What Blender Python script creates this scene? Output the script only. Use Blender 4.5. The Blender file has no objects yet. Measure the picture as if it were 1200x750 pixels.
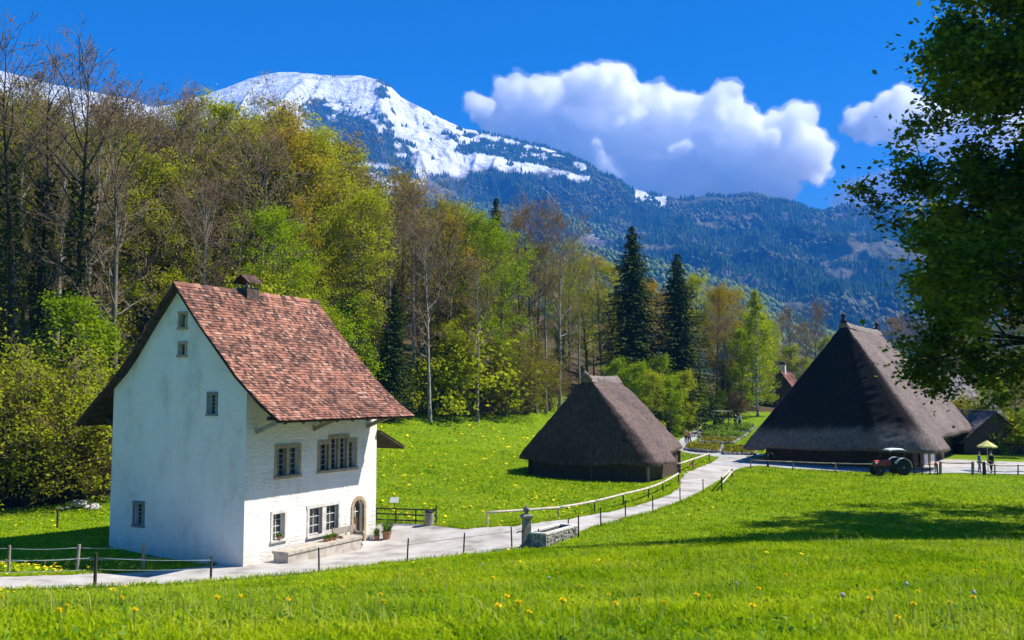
import bpy, bmesh, math, random
import numpy as np
from mathutils import Vector, Matrix
random.seed(7)
RS = np.random.RandomState(11)
sc = bpy.context.scene
col = sc.collection
rad = math.radians

# ------------------------------------------------------------------ camera, sky, sun, exposure
PITCH = math.atan(85 / 1100)
EYE = np.array([0.0, 0.0, 7.0])
cam_d = bpy.data.cameras.new('camera')
cam = bpy.data.objects.new('camera', cam_d)
col.objects.link(cam)
cam.location = EYE
cam.rotation_euler = (math.pi / 2 + PITCH, 0, 0)
cam_d.sensor_width = 36
cam_d.lens = 33
cam_d.clip_start = 0.2
cam_d.clip_end = 40000
cam_d.dof.use_dof = True
cam_d.dof.focus_distance = 48
cam_d.dof.aperture_fstop = 2.4
sc.camera = cam

SUNV = Vector((.621, .098, .777)).normalized()
world = bpy.data.worlds.new('World')
sc.world = world
world.use_nodes = True
wn = world.node_tree.nodes
wl = world.node_tree.links
wn.clear()
w_out = wn.new('ShaderNodeOutputWorld')
w_bg = wn.new('ShaderNodeBackground')
w_sky = wn.new('ShaderNodeTexSky')
w_sky.sky_type = 'NISHITA'
w_sky.sun_disc = False
w_sky.sun_elevation = math.asin(SUNV.z)
w_sky.sun_rotation = math.atan2(SUNV.x, SUNV.y)
w_sky.altitude = 600
w_sky.air_density = 1.0
w_sky.dust_density = 0.3
w_sky.ozone_density = 3.0
w_hs = wn.new('ShaderNodeHueSaturation')
w_hs.inputs['Saturation'].default_value = 1.5
w_hs.inputs['Value'].default_value = 1.0
wl.new(w_sky.outputs[0], w_hs.inputs['Color'])
w_mul = wn.new('ShaderNodeMix'); w_mul.data_type = 'RGBA'; w_mul.blend_type = 'MULTIPLY'; w_mul.inputs[0].default_value = 1
w_mul.inputs[7].default_value = (.74, .70, .85, 1)
wl.new(w_hs.outputs[0], w_mul.inputs[6]); wl.new(w_mul.outputs[2], w_bg.inputs[0])
w_bg.inputs[1].default_value = 0.08
wl.new(w_bg.outputs[0], w_out.inputs[0])

sun_d = bpy.data.lights.new('sun', 'SUN')
sun_d.energy = 5.0
sun_d.angle = rad(0.53)
sun_d.color = (1.0, 0.945, 0.85)
sun = bpy.data.objects.new('sun', sun_d)
sun.rotation_euler = SUNV.to_track_quat('Z', 'Y').to_euler()
sun.location = (60, 0, 90)
col.objects.link(sun)

sc.view_settings.view_transform = 'Standard'
sc.view_settings.look = 'None'
sc.view_settings.gamma = 1
sc.view_settings.use_curve_mapping = False
sc.view_settings.exposure = 1.0
sc.render.engine = 'CYCLES'
cy = sc.cycles
cy.use_denoising = True
try:
    cy.denoiser = 'OPENIMAGEDENOISE'
    cy.denoising_input_passes = 'RGB_ALBEDO_NORMAL'
except Exception:
    pass
cy.max_bounces = 64
cy.diffuse_bounces = 3
cy.glossy_bounces = 2
cy.transmission_bounces = 4
cy.volume_bounces = 64
cy.transparent_max_bounces = 16
cy.use_adaptive_sampling = True
cy.adaptive_threshold = 0.015
cy.caustics_reflective = False
cy.caustics_refractive = False

# ------------------------------------------------------------------ noise and view geometry helpers
def _hash(ix, iy, seed):
    h = (ix.astype(np.int64) * 374761393 + iy.astype(np.int64) * 668265263 + seed * 1442695041) & 0xffffffff
    h = ((h ^ (h >> 13)) * 1274126177) & 0xffffffff
    h = (h ^ (h >> 16)) & 0xffffffff
    return h / 4294967295.0

def vnoise(x, y, seed=0):
    x = np.asarray(x, float); y = np.asarray(y, float)
    ix = np.floor(x); iy = np.floor(y)
    fx = x - ix; fy = y - iy
    fx = fx * fx * fx * (fx * (fx * 6 - 15) + 10); fy = fy * fy * fy * (fy * (fy * 6 - 15) + 10)
    a = _hash(ix, iy, seed); b = _hash(ix + 1, iy, seed)
    c = _hash(ix, iy + 1, seed); d = _hash(ix + 1, iy + 1, seed)
    return (a * (1 - fx) + b * fx) * (1 - fy) + (c * (1 - fx) + d * fx) * fy

def fbm(x, y, octv=5, seed=0, gain=0.5):
    s = 0; amp = 1; tot = 0
    for i in range(octv):
        s = s + amp * vnoise(x * 2 ** i + 17.3 * i, y * 2 ** i - 9.1 * i, seed + i)
        tot += amp; amp *= gain
    return s / tot

def ridged(x, y, octv=5, seed=0):
    s = 0; amp = 1; tot = 0
    for i in range(octv):
        n = 1 - np.abs(2 * vnoise(x * 2 ** i + 31.7 * i, y * 2 ** i + 5.7 * i, seed + i) - 1)
        s = s + amp * n * n; tot += amp; amp *= 0.52
    return s / tot

def sstep(a, b, x):
    t = np.clip((np.asarray(x, float) - a) / (b - a), 0, 1)
    return t * t * (3 - 2 * t)

CP, SP = math.cos(PITCH), math.sin(PITCH)
def ray(px, py):
    u = (px - 600) / 1100; v = (375 - py) / 1100
    return np.array([u, CP - SP * v, SP + CP * v])
def at(px, py, Y):                       # survey point seen in direction (px, py) at Y metres ahead
    d = ray(px, py)
    return EYE + d * (Y / d[1])
def toimg(x, y, z):
    dz = z - 7
    f = y * CP + dz * SP
    up = -y * SP + dz * CP
    return 600 + 1100 * x / f, 375 - 1100 * up / f

# ------------------------------------------------------------------ terrain height (thin plate spline through surveyed points)
_cp = [(600, 690, 15.5), (300, 700, 16), (900, 690, 14.5), (900, 638, 24), (600, 650, 25), (1150, 636, 25), (750, 642, 25),
       (0, 690, 34), (110, 686, 35), (250, 677, 37.5), (374, 670, 37), (477, 657, 40), (543, 650, 41), (617, 642, 42.3),
       (700, 613, 49), (775, 590, 56), (830, 562, 69), (858, 548, 79), (900, 600, 51), (1100, 600, 51), (1190, 628, 41), (900, 631, 39),
       (750, 628, 41), (1190, 556, 77), (1000, 556, 76), (900, 556, 75), (50, 606, 52.5), (50, 640, 41), (0, 660, 38), (120, 590, 58),
       (480, 540, 68), (560, 565, 60), (575, 615, 47), (600, 545, 76), (500, 487, 95), (560, 479, 102), (650, 458, 122), (700, 462, 127),
       (760, 500, 126), (800, 507, 126), (808, 520, 112), (785, 535, 96), (830, 533, 92), (864, 499, 125), (900, 490, 132), (870, 530, 93),
       (900, 515, 108)]
cpts = [at(*c) for c in _cp]
cpts += [np.array(p, float) for p in [
    (0, 0, 5.6), (0, 6.5, 5.29), (-8, 6.5, 5.3), (8, 6.5, 5.3), (-14, 3, 5.9), (14, 3, 5.6), (0, -20, 7), (-30, -10, 7), (30, -10, 6.2), (-30, 25, 1.6), (-50, 45, .5),
    (-10.9, 38.9, 0), (-6.7, 47, -.25), (-18, 42.5, .1), (-14, 51, .15), (30, 24, 3.1), (42, 45, .9), (62, 60, 1.0),
    (1.5, 72, .6), (10.5, 70, .55), (14, 78, .7), (6, 80, .9), (20, 85, .8), (34, 76, .7), (47, 97, .9), (38, 108, 1.4), (28, 95, .9),
    (-40, 78, 6), (-24, 68, 2.6), (-60, 100, 13), (-20, 95, 6), (-25, 115, 10), (-100, 60, 8), (-100, 120, 32), (-60, 145, 30), (-60, 200, 47), (-20, 140, 17),
    (-20, 200, 32), (20, 160, 11), (20, 220, 20), (60, 180, 5), (60, 240, 10), (110, 120, 3), (110, 200, 7), (100, 60, 2.4), (100, 0, 5),
    (-80, 20, 3), (-140, 160, 55), (160, 240, 10), (160, 60, 5), (160, -30, 8), (-140, 20, 10), (-120, -40, 12), (0, -45, 9), (60, 120, 1.6), (75, 90, 1.2)]]
cpts = np.array(cpts)
def _U(r2):
    return 0.5 * r2 * np.log(r2 + 1e-9)
_s = 0.02
_q = cpts[:, :2] * _s
_n = len(_q)
_K = _U(((_q[:, None] - _q[None]) ** 2).sum(-1)) + np.eye(_n) * 0.003
_P = np.c_[np.ones(_n), _q]
_A = np.zeros((_n + 3, _n + 3)); _A[:_n, :_n] = _K; _A[:_n, _n:] = _P; _A[_n:, :_n] = _P.T
_w = np.linalg.solve(_A, np.r_[cpts[:, 2], 0, 0, 0])
def Hraw(x, y):
    x = np.atleast_1d(np.asarray(x, float)); y = np.atleast_1d(np.asarray(y, float))
    sh = x.shape
    x = np.clip(x.ravel(), -140, 160); y = np.clip(y.ravel(), -45, 240)
    out = np.empty(len(x))
    for i in range(0, len(x), 20000):
        qx = x[i:i + 20000] * _s; qy = y[i:i + 20000] * _s
        r2 = (qx[:, None] - _q[None, :, 0]) ** 2 + (qy[:, None] - _q[None, :, 1]) ** 2
        out[i:i + 20000] = _U(r2) @ _w[:_n] + _w[_n] + _w[_n + 1] * qx + _w[_n + 2] * qy
    return out.reshape(sh)
def H(x, y):
    x = np.atleast_1d(np.asarray(x, float)); y = np.atleast_1d(np.asarray(y, float))
    h = Hraw(x, y)
    rough = 0.10 * (fbm(x * .35, y * .35, 3, 3) - .5) * sstep(75, 30, y) * sstep(.0, 1.2, h)
    return h + rough
def Hs(x, y):
    return float(H(x, y)[0])
_Ys = np.r_[np.arange(4, 60, .1), np.arange(60, 300, .35)]
def hit(px, py):                         # the ground point seen in that direction
    d = ray(px, py)
    pts = EYE[None] + d[None] * (_Ys / d[1])[:, None]
    g = pts[:, 2] - H(pts[:, 0], pts[:, 1])
    k = np.where(g < 0)[0]
    if len(k) == 0:
        k = [len(_Ys) - 1]
    k = k[0]
    if k > 0:
        g0, g1 = g[k - 1], g[k]
        t = g0 / (g0 - g1) if g0 != g1 else 0
        p = pts[k - 1] * (1 - t) + pts[k] * t
    else:
        p = pts[0]
    return Vector((p[0], p[1], Hs(p[0], p[1])))

# ------------------------------------------------------------------ mesh and object helpers
class MB:
    def __init__(s):
        s.v = []; s.f = []; s.m = []; s.n = 0; s.r = []
    def add(s, verts, faces, mi=0, r=None):
        o = s.n
        verts = [tuple(map(float, q)) for q in verts]
        s.v += verts; s.n += len(verts)
        s.f += [tuple(i + o for i in f) for f in faces]
        s.m += [mi] * len(faces)
        s.r += [random.random() if r is None else r] * len(verts)
        return s
    def box(s, x0, x1, y0, y1, z0, z1, mi=0, M=None, r=None):
        v = [(x0, y0, z0), (x1, y0, z0), (x1, y1, z0), (x0, y1, z0), (x0, y0, z1), (x1, y0, z1), (x1, y1, z1), (x0, y1, z1)]
        if M is not None:
            v = [tuple(M @ Vector(q)) for q in v]
        return s.add(v, [(0, 3, 2, 1), (4, 5, 6, 7), (0, 1, 5, 4), (1, 2, 6, 5), (2, 3, 7, 6), (3, 0, 4, 7)], mi, r)
    def bar(s, p, q, w, h=None, mi=0, up=(0, 0, 1)):
        p = Vector(p); q = Vector(q); d = (q - p).normalized(); h = h or w
        sd = d.cross(Vector(up))
        if sd.length < 1e-4: sd = d.cross(Vector((1, 0, 0)))
        sd.normalize(); u = sd.cross(d).normalized()
        v = []
        for c in (p, q):
            for a, b in ((-1, -1), (1, -1), (1, 1), (-1, 1)):
                v.append(c + sd * a * w / 2 + u * b * h / 2)
        return s.add(v, [(0, 1, 2, 3), (7, 6, 5, 4), (0, 4, 5, 1), (1, 5, 6, 2), (2, 6, 7, 3), (3, 7, 4, 0)], mi)
    def tube(s, pts, rr, k=8, mi=0, caps=True, r=None):
        pts = [Vector(p) for p in pts]
        if not hasattr(rr, '__len__'): rr = [rr] * len(pts)
        ref = Vector((0.31, 0.17, 0.93)); v = []
        for i, p in enumerate(pts):
            d = (pts[min(i + 1, len(pts) - 1)] - pts[max(i - 1, 0)]).normalized()
            if abs(d.dot(ref)) > .98: ref = Vector((1, 0, 0))
            a = d.cross(ref).normalized(); b = d.cross(a)
            for j in range(k):
                t = 2 * math.pi * j / k
                v.append(p + (a * math.cos(t) + b * math.sin(t)) * rr[i])
        f = []
        for i in range(len(pts) - 1):
            for j in range(k):
                f.append((i * k + j, i * k + (j + 1) % k, (i + 1) * k + (j + 1) % k, (i + 1) * k + j))
        if caps:
            f.append(tuple(range(k - 1, -1, -1))); f.append(tuple((len(pts) - 1) * k + j for j in range(k)))
        return s.add(v, f, mi, r)
    def lathe(s, prof, k=16, c=(0, 0, 0), mi=0, M=None):
        v = []; f = []
        for (r, z) in prof:
            for j in range(k):
                t = 2 * math.pi * j / k
                q = Vector((r * math.cos(t), r * math.sin(t), z))
                if M is not None: q = M @ q
                v.append((c[0] + q.x, c[1] + q.y, c[2] + q.z))
        for i in range(len(prof) - 1):
            for j in range(k):
                f.append((i * k + j, i * k + (j + 1) % k, (i + 1) * k + (j + 1) % k, (i + 1) * k + j))
        f.append(tuple(range(k - 1, -1, -1))); f.append(tuple((len(prof) - 1) * k + j for j in range(k)))
        return s.add(v, f, mi)
    def ball(s, c, r, sc3=(1, 1, 1), k=10, mi=0, jit=0):
        v = []; f = []; n = k // 2 + 1
        for i in range(n + 1):
            ph = math.pi * i / n
            for j in range(k):
                t = 2 * math.pi * j / k
                rr = r * (1 + random.uniform(-jit, jit))
                v.append((c[0] + rr * sc3[0] * math.sin(ph) * math.cos(t), c[1] + rr * sc3[1] * math.sin(ph) * math.sin(t), c[2] + rr * sc3[2] * math.cos(ph)))
        for i in range(n):
            for j in range(k):
                f.append((i * k + j, (i + 1) * k + j, (i + 1) * k + (j + 1) % k, i * k + (j + 1) % k))
        return s.add(v, f, mi)
    def mesh(s, name, smooth=False, rnd=False):
        me = bpy.data.meshes.new(name)
        me.from_pydata(s.v, [], s.f)
        me.polygons.foreach_set('material_index', s.m)
        if smooth: me.polygons.foreach_set('use_smooth', [True] * len(me.polygons))
        if rnd:
            at_ = me.attributes.new('rnd', 'FLOAT', 'POINT')
            at_.data.foreach_set('value', s.r)
        me.update()
        return me
    def build(s, name, mats, parent=None, smooth=False, rnd=False, loc=None, rz=None):
        return mkobj(name, s.mesh(name, smooth, rnd), mats, parent, loc, rz)

def mkobj(name, me, mats, parent=None, loc=None, rz=None):
    if not isinstance(mats, (list, tuple)): mats = [mats]
    if len(me.materials) == 0:
        for m in mats: me.materials.append(m)
    o = bpy.data.objects.new(name, me)
    col.objects.link(o)
    if parent is not None: o.parent = parent
    if loc is not None: o.location = loc
    if rz is not None: o.rotation_euler = (0, 0, rz)
    return o
def tag(o, label=None, cat=None, group=None, kind=None):
    if label: o['label'] = label
    if cat: o['category'] = cat
    if group: o['group'] = group
    if kind: o['kind'] = kind
    return o
def empty(name, loc=(0, 0, 0), rz=0, label=None, cat=None, group=None):
    o = bpy.data.objects.new(name, None)
    o.empty_display_size = .3
    col.objects.link(o)
    o.location = loc; o.rotation_euler = (0, 0, rz)
    return tag(o, label, cat, group)
KIDS = {}
def copy_tree(o, parent=None):
    c = o.copy(); col.objects.link(c)
    if parent is not None: c.parent = parent
    for k in [q for q in o.children]:
        copy_tree(k, c)
    return c
def npmesh(name, V, F, rnd=None, nper=4):
    """V (n,3) float array, F (m,nper) int array"""
    me = bpy.data.meshes.new(name)
    me.vertices.add(len(V)); me.vertices.foreach_set('co', np.asarray(V, np.float32).ravel())
    F = np.asarray(F, np.int32)
    me.loops.add(F.size); me.loops.foreach_set('vertex_index', F.ravel())
    me.polygons.add(len(F)); me.polygons.foreach_set('loop_start', np.arange(0, F.size, F.shape[1], dtype=np.int32))
    if rnd is not None:
        a = me.attributes.new('rnd', 'FLOAT', 'POINT'); a.data.foreach_set('value', np.asarray(rnd, np.float32))
    me.update(calc_edges=True)
    return me

# ------------------------------------------------------------------ materials
def newmat(name):
    m = bpy.data.materials.new(name); m.use_nodes = True
    nt = m.node_tree; nt.nodes.clear()
    return m, nt.nodes, nt.links
def ramp(n, l, fac, stops):
    r = n.new('ShaderNodeValToRGB'); l.new(fac, r.inputs[0])
    e = r.color_ramp.elements
    while len(e) < len(stops): e.new(0.5)
    for i, (p, c) in enumerate(stops):
        e[i].position = p; e[i].color = (*c, 1)
    return r.outputs[0]
def noise(n, l, scale, detail=4, rough=.55, stretch=None, coord='Object', dist=0):
    t = n.new('ShaderNodeTexCoord'); o = t.outputs[coord]
    if stretch:
        mp = n.new('ShaderNodeMapping'); mp.inputs['Scale'].default_value = stretch
        l.new(o, mp.inputs[0]); o = mp.outputs[0]
    x = n.new('ShaderNodeTexNoise'); x.inputs['Scale'].default_value = scale
    x.inputs['Detail'].default_value = detail; x.inputs['Roughness'].default_value = rough
    x.inputs['Distortion'].default_value = dist
    l.new(o, x.inputs['Vector'])
    return x.outputs['Fac']
def pmat(name, c1, c2, scale=4, rough=.85, bump=.2, bscale=None, stretch=None, bstretch=None, detail=5, attr=None, c3=None, dist=.02, spec=.25, metal=0, coord='Object', lo=.35, hi=.65):
    m, n, l = newmat(name)
    out = n.new('ShaderNodeOutputMaterial'); b = n.new('ShaderNodeBsdfPrincipled')
    b.inputs['Roughness'].default_value = rough; b.inputs['Specular IOR Level'].default_value = spec; b.inputs['Metallic'].default_value = metal
    f = noise(n, l, scale, detail, stretch=stretch, coord=coord)
    if attr:
        a = n.new('ShaderNodeAttribute'); a.attribute_name = attr
        mx = n.new('ShaderNodeMath'); mx.operation = 'MULTIPLY_ADD'; mx.inputs[1].default_value = .6
        l.new(a.outputs['Fac'], mx.inputs[0])
        m2 = n.new('ShaderNodeMath'); m2.operation = 'MULTIPLY'; m2.inputs[1].default_value = .4
        l.new(f, m2.inputs[0]); l.new(m2.outputs[0], mx.inputs[2]); f = mx.outputs[0]
    st = [(lo, c1), (hi, c2)] if c3 is None else [(lo, c1), ((lo + hi) / 2, c2), (hi, c3)]
    c = ramp(n, l, f, st)
    l.new(c, b.inputs['Base Color'])
    if bump:
        g = noise(n, l, bscale or scale * 3, 6, .6, bstretch or stretch, coord=coord)
        bp = n.new('ShaderNodeBump'); bp.inputs['Strength'].default_value = bump; bp.inputs['Distance'].default_value = dist
        l.new(g, bp.inputs['Height']); l.new(bp.outputs[0], b.inputs['Normal'])
    l.new(b.outputs[0], out.inputs[0])
    return m
def leafmat(name, c1, c2, trans=.35, objvar=.5, c3=None, rough=.6):
    m, n, l = newmat(name)
    out = n.new('ShaderNodeOutputMaterial')
    a = n.new('ShaderNodeAttribute'); a.attribute_name = 'rnd'
    oi = n.new('ShaderNodeObjectInfo')
    ma = n.new('ShaderNodeMath'); ma.operation = 'MULTIPLY_ADD'; ma.inputs[1].default_value = objvar
    l.new(oi.outputs['Random'], ma.inputs[0])
    mb = n.new('ShaderNodeMath'); mb.operation = 'MULTIPLY'; mb.inputs[1].default_value = 1 - objvar
    l.new(a.outputs['Fac'], mb.inputs[0]); l.new(mb.outputs[0], ma.inputs[2])
    c = ramp(n, l, ma.outputs[0], [(0.05, c1), (0.95, c2)] if c3 is None else [(0.05, c1), (.5, c2), (.95, c3)])
    d = n.new('ShaderNodeBsdfDiffuse'); t = n.new('ShaderNodeBsdfTranslucent'); mx = n.new('ShaderNodeMixShader')
    l.new(c, d.inputs[0])
    hs = n.new('ShaderNodeHueSaturation'); hs.inputs['Hue'].default_value = .485; hs.inputs['Value'].default_value = 1.35
    l.new(c, hs.inputs['Color']); l.new(hs.outputs[0], t.inputs[0])
    mx.inputs[0].default_value = trans
    l.new(d.outputs[0], mx.inputs[1]); l.new(t.outputs[0], mx.inputs[2])
    l.new(mx.outputs[0], out.inputs[0])
    return m
def flat(name, c, rough=.6, metal=0, spec=.4):
    return pmat(name, tuple(x * .88 for x in c), tuple(min(1, x * 1.1) for x in c), 6, rough, .05, 30, metal=metal, spec=spec)

# ------------------------------------------------------------------ ground
M_path = pmat('gravel_path', (.24, .215, .185), (.40, .375, .34), .8, .95, .7, 18, dist=.04, detail=12, lo=.3, hi=.62, c3=(.49, .46, .43))
M_road = pmat('gravel_road', (.30, .30, .30), (.42, .42, .42), .7, .95, .5, 20, dist=.03, detail=8)

def ground_mat():
    m, n, l = newmat('meadow_ground')
    out = n.new('ShaderNodeOutputMaterial'); b = n.new('ShaderNodeBsdfPrincipled')
    b.inputs['Roughness'].default_value = .95; b.inputs['Specular IOR Level'].default_value = .1
    f1 = noise(n, l, .09, 6, .6); f2 = noise(n, l, 2.2, 7, .7)
    g1 = ramp(n, l, f1, [(.3, GR_LO), (.7, GR_HI)])
    g2 = ramp(n, l, f2, [(.28, (.35, .42, .30)), (.6, (1, 1, 1)), (.8, (1.0, .95, .8))])
    mul = n.new('ShaderNodeMix'); mul.data_type = 'RGBA'; mul.blend_type = 'MULTIPLY'; mul.inputs[0].default_value = .75
    l.new(g1, mul.inputs[6]); l.new(g2, mul.inputs[7])
    f3 = noise(n, l, 1.1, 7, .7)
    lit = ramp(n, l, f3, [(.3, (.035, .024, .014)), (.55, (.085, .062, .032)), (.75, (.07, .085, .02))])
    a = n.new('ShaderNodeAttribute'); a.attribute_name = 'forest'
    mx = n.new('ShaderNodeMix'); mx.data_type = 'RGBA'
    l.new(a.outputs['Fac'], mx.inputs[0]); l.new(mul.outputs[2], mx.inputs[6]); l.new(lit, mx.inputs[7])
    l.new(mx.outputs[2], b.inputs['Base Color'])
    fb = noise(n, l, 5, 8, .7)
    bp = n.new('ShaderNodeBump'); bp.inputs['Strength'].default_value = .55; bp.inputs['Distance'].default_value = .12
    l.new(fb, bp.inputs['Height']); l.new(bp.outputs[0], b.inputs['Normal'])
    l.new(b.outputs[0], out.inputs[0])
    return m
GR_LO = (.135, .225, .003); GR_HI = (.205, .305, .004)
def warp(a, b, step, far, ratio=1.35):
    mid = list(np.arange(a, b + 1e-6, step)); lo = []; hi = []
    s = step; x = a
    while x > -far: s *= ratio; x -= s; lo.append(x)
    s = step; x = b
    while x < far: s *= ratio; x += s; hi.append(x)
    return np.array(lo[::-1] + mid + hi)
gx = warp(-62, 74, .62, 9000); gy = warp(-12, 142, .62, 9000)
GX, GY = np.meshgrid(gx, gy)
GZ = H(GX, GY)
# forest floor polygon (edge of the wood), in world metres
FE = [hit(-60, 600), hit(0, 598), hit(60, 590), hit(125, 584), hit(300, 525), hit(430, 483), hit(500, 479), hit(570, 474), hit(640, 455)]
FEx = np.array([p.x for p in FE] + [26., 31., 44., 60., 90., 160.]); FEy = np.array([p.y for p in FE] + [131., 138, 142, 150, 150, 120.])
_o = np.argsort(FEx); FEx = FEx[_o]; FEy = FEy[_o]
def forestness(x, y):
    e = np.interp(x, FEx, FEy)
    return sstep(-1.5, 2.0, y - e + 2.5 * (fbm(x * .3, y * .3, 3, 5) - .5) * 2)
FM = forestness(GX, GY)
nr, nc = GX.shape
V = np.c_[GX.ravel(), GY.ravel(), GZ.ravel()]
idx = np.arange(nr * nc).reshape(nr, nc)
Fq = np.c_[idx[:-1, :-1].ravel(), idx[:-1, 1:].ravel(), idx[1:, 1:].ravel(), idx[1:, :-1].ravel()]
gme = npmesh('ground', V, Fq)
gme.polygons.foreach_set('use_smooth', np.ones(len(Fq), bool))
fa = gme.attributes.new('forest', 'FLOAT', 'POINT'); fa.data.foreach_set('value', FM.ravel().astype(np.float32))
tag(mkobj('ground', gme, ground_mat()), kind='structure')

# path and yard: ribbons between two edges
POLYS = []
def ribbon(name, left, right, mat, off=.03, ncross=8, jag=.28, world=False):
    L = [Vector(p) if world else hit(*p) for p in left]; R = [Vector(p) if world else hit(*p) for p in right]
    rows = []
    for i in range(len(L) - 1):
        d = max((L[i + 1] - L[i]).length, (R[i + 1] - R[i]).length)
        k = max(1, int(d / .45))
        for j in range(k):
            t = j / k
            rows.append((L[i].lerp(L[i + 1], t), R[i].lerp(R[i + 1], t)))
    rows.append((L[-1], R[-1]))
    xy = np.zeros((len(rows), ncross + 1, 2))
    for i, (p, q) in enumerate(rows):
        w = (q - p).length
        jl = jag * (vnoise(p.x * 1.7, p.y * 1.7, 4) - .5) * 2 / max(w, .5); jr = jag * (vnoise(q.x * 1.7, q.y * 1.7, 8) - .5) * 2 / max(w, .5)
        for j in range(ncross + 1):
            t = j / ncross
            t = t * (1 + jr) + (1 - t) * jl
            xy[i, j] = (p.x + (q.x - p.x) * t, p.y + (q.y - p.y) * t)
    z = H(xy[..., 0], xy[..., 1]) + off
    V = np.c_[xy.reshape(-1, 2), z.ravel()]
    nr, nc = xy.shape[:2]
    idx = np.arange(nr * nc).reshape(nr, nc)
    F = np.c_[idx[:-1, :-1].ravel(), idx[:-1, 1:].ravel(), idx[1:, 1:].ravel(), idx[1:, :-1].ravel()]
    me = npmesh(name, V, F)
    me.polygons.foreach_set('use_smooth', np.ones(len(F), bool))
    POLYS.append(np.array([(p.x, p.y) for p in L] + [(p.x, p.y) for p in R[::-1]]))
    return tag(mkobj(name, me, mat), kind='structure')
def inpoly(x, y, poly):
    ins = np.zeros(x.shape, bool)
    n = len(poly)
    for i in range(n):
        x1, y1 = poly[i]; x2, y2 = poly[(i + 1) % n]
        c = ((y1 > y) != (y2 > y))
        xi = (x2 - x1) * (y - y1) / ((y2 - y1) if y2 != y1 else 1e-9) + x1
        ins ^= c & (x < xi)
    return ins
ribbon('path', [(-60, 679), (0, 677), (120, 673), (250, 664), (300, 650), (360, 640), (430, 626), (446, 613), (500, 615), (545, 621), (600, 617), (650, 611), (700, 603), (750, 592), (785, 580), (797, 571), (797, 561), (806, 553), (830, 544), (842, 537), (846, 531)],
       [(-60, 693), (0, 691), (110, 688), (250, 681), (300, 677), (374, 671), (440, 662), (477, 658), (543, 651), (617, 643), (677, 627), (700, 617), (733, 608), (765, 600), (797, 589), (822, 577), (845, 563), (858, 554), (868, 550), (885, 546), (905, 544)], M_path)
ribbon('path_to_garden', [(842, 537), (815, 533), (792, 526), (792, 519), (803, 511), (812, 504)], [(900, 535), (850, 528), (826, 523), (813, 518), (818, 511), (824, 504)], M_road, off=.036)
ribbon('road', [(830, 544), (880, 537), (905, 537), (1000, 541), (1100, 546), (1260, 546)], [(872, 549), (890, 546), (920, 549), (1000, 553), (1100, 555), (1260, 555)], M_road, off=.042, jag=.05)
ribbon('yard', [(1085, 548), (1120, 548), (1160, 549), (1230, 550)], [(1085, 538), (1120, 539), (1160, 541), (1230, 543)], M_path, off=.05)

# ------------------------------------------------------------------ mountains (far ranges built as relief)
RANGE = {}
def relief(name, sky, Yr, Yf, zf_off, nrow, mat, attrs, seed, pxs, amp, nscale, shape=1.25, back=True, valley=None):
    PX = np.arange(pxs[0], pxs[1], pxs[2])
    sk = np.array(sky, float)
    ys = np.interp(PX, sk[:, 0], sk[:, 1])
    Yridge = np.interp(PX, *zip(*Yr)) if hasattr(Yr, '__len__') else np.full(len(PX), float(Yr))
    u_ = (PX - 600) / 1100; v_ = (375 - ys) / 1100; dy_ = CP - SP * v_; zr = 7 + (SP + CP * v_) / dy_ * Yridge * .9985; kx = u_ / dy_
    t = np.r_[np.linspace(0, 1, nrow), 1 + np.linspace(.03, .35, 14)]
    T, PXg = np.meshgrid(t, PX, indexing='ij')
    ZR = zr[None]; YR = Yridge[None]
    Y = Yf + (YR - Yf) * T
    X = kx[None] * Y
    tt = np.clip(T, 0, 1)
    base = zf_off + (ZR - zf_off) * tt ** shape
    # gullies and ribs
    wx = X / nscale; wy = Y / nscale
    qx = wx + .6 * fbm(wx * .8, wy * .8, 3, seed + 50)
    r = ridged(qx, wy * .45, 6, seed) - .5
    f = fbm(wx * 3, wy * 3, 5, seed + 9) - .5
    env = np.sin(np.pi * np.clip(tt, 0, 1)) ** .6 * .9 + .1 * (1 - tt)
    Z = base + (r * amp + f * amp * .35) * env
    # small unevenness of the crest itself
    Z += (fbm(X / 60, Y / 60, 4, seed + 20) - .5) * amp * .05
    over = np.clip(T - 1, 0, None)
    Z = Z - over * (ZR - zf_off) * 1.6
    n0, n1 = X.shape
    idx = np.arange(n0 * n1).reshape(n0, n1)
    F = np.c_[idx[:-1, :-1].ravel(), idx[:-1, 1:].ravel(), idx[1:, 1:].ravel(), idx[1:, :-1].ravel()]
    me = npmesh(name, np.c_[X.ravel(), Y.ravel(), Z.ravel()], F)
    me.polygons.foreach_set('use_smooth', np.ones(len(F), bool))
    ipx, ipy = toimg(X, Y, Z)
    dzx = np.gradient(Z, axis=1) / (np.gradient(X, axis=1) + 1e-6)
    A = attrs(X, Y, Z, ipx, ipy, T, dzx)
    for k, a in A.items():
        q = me.attributes.new(k, 'FLOAT', 'POINT'); q.data.foreach_set('value', np.clip(a, 0, 1).ravel().astype(np.float32))
    o = tag(mkobj(name, me, mat), kind='structure')
    RANGE[name] = (X, Y, Z, A, T)
    return o
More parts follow.
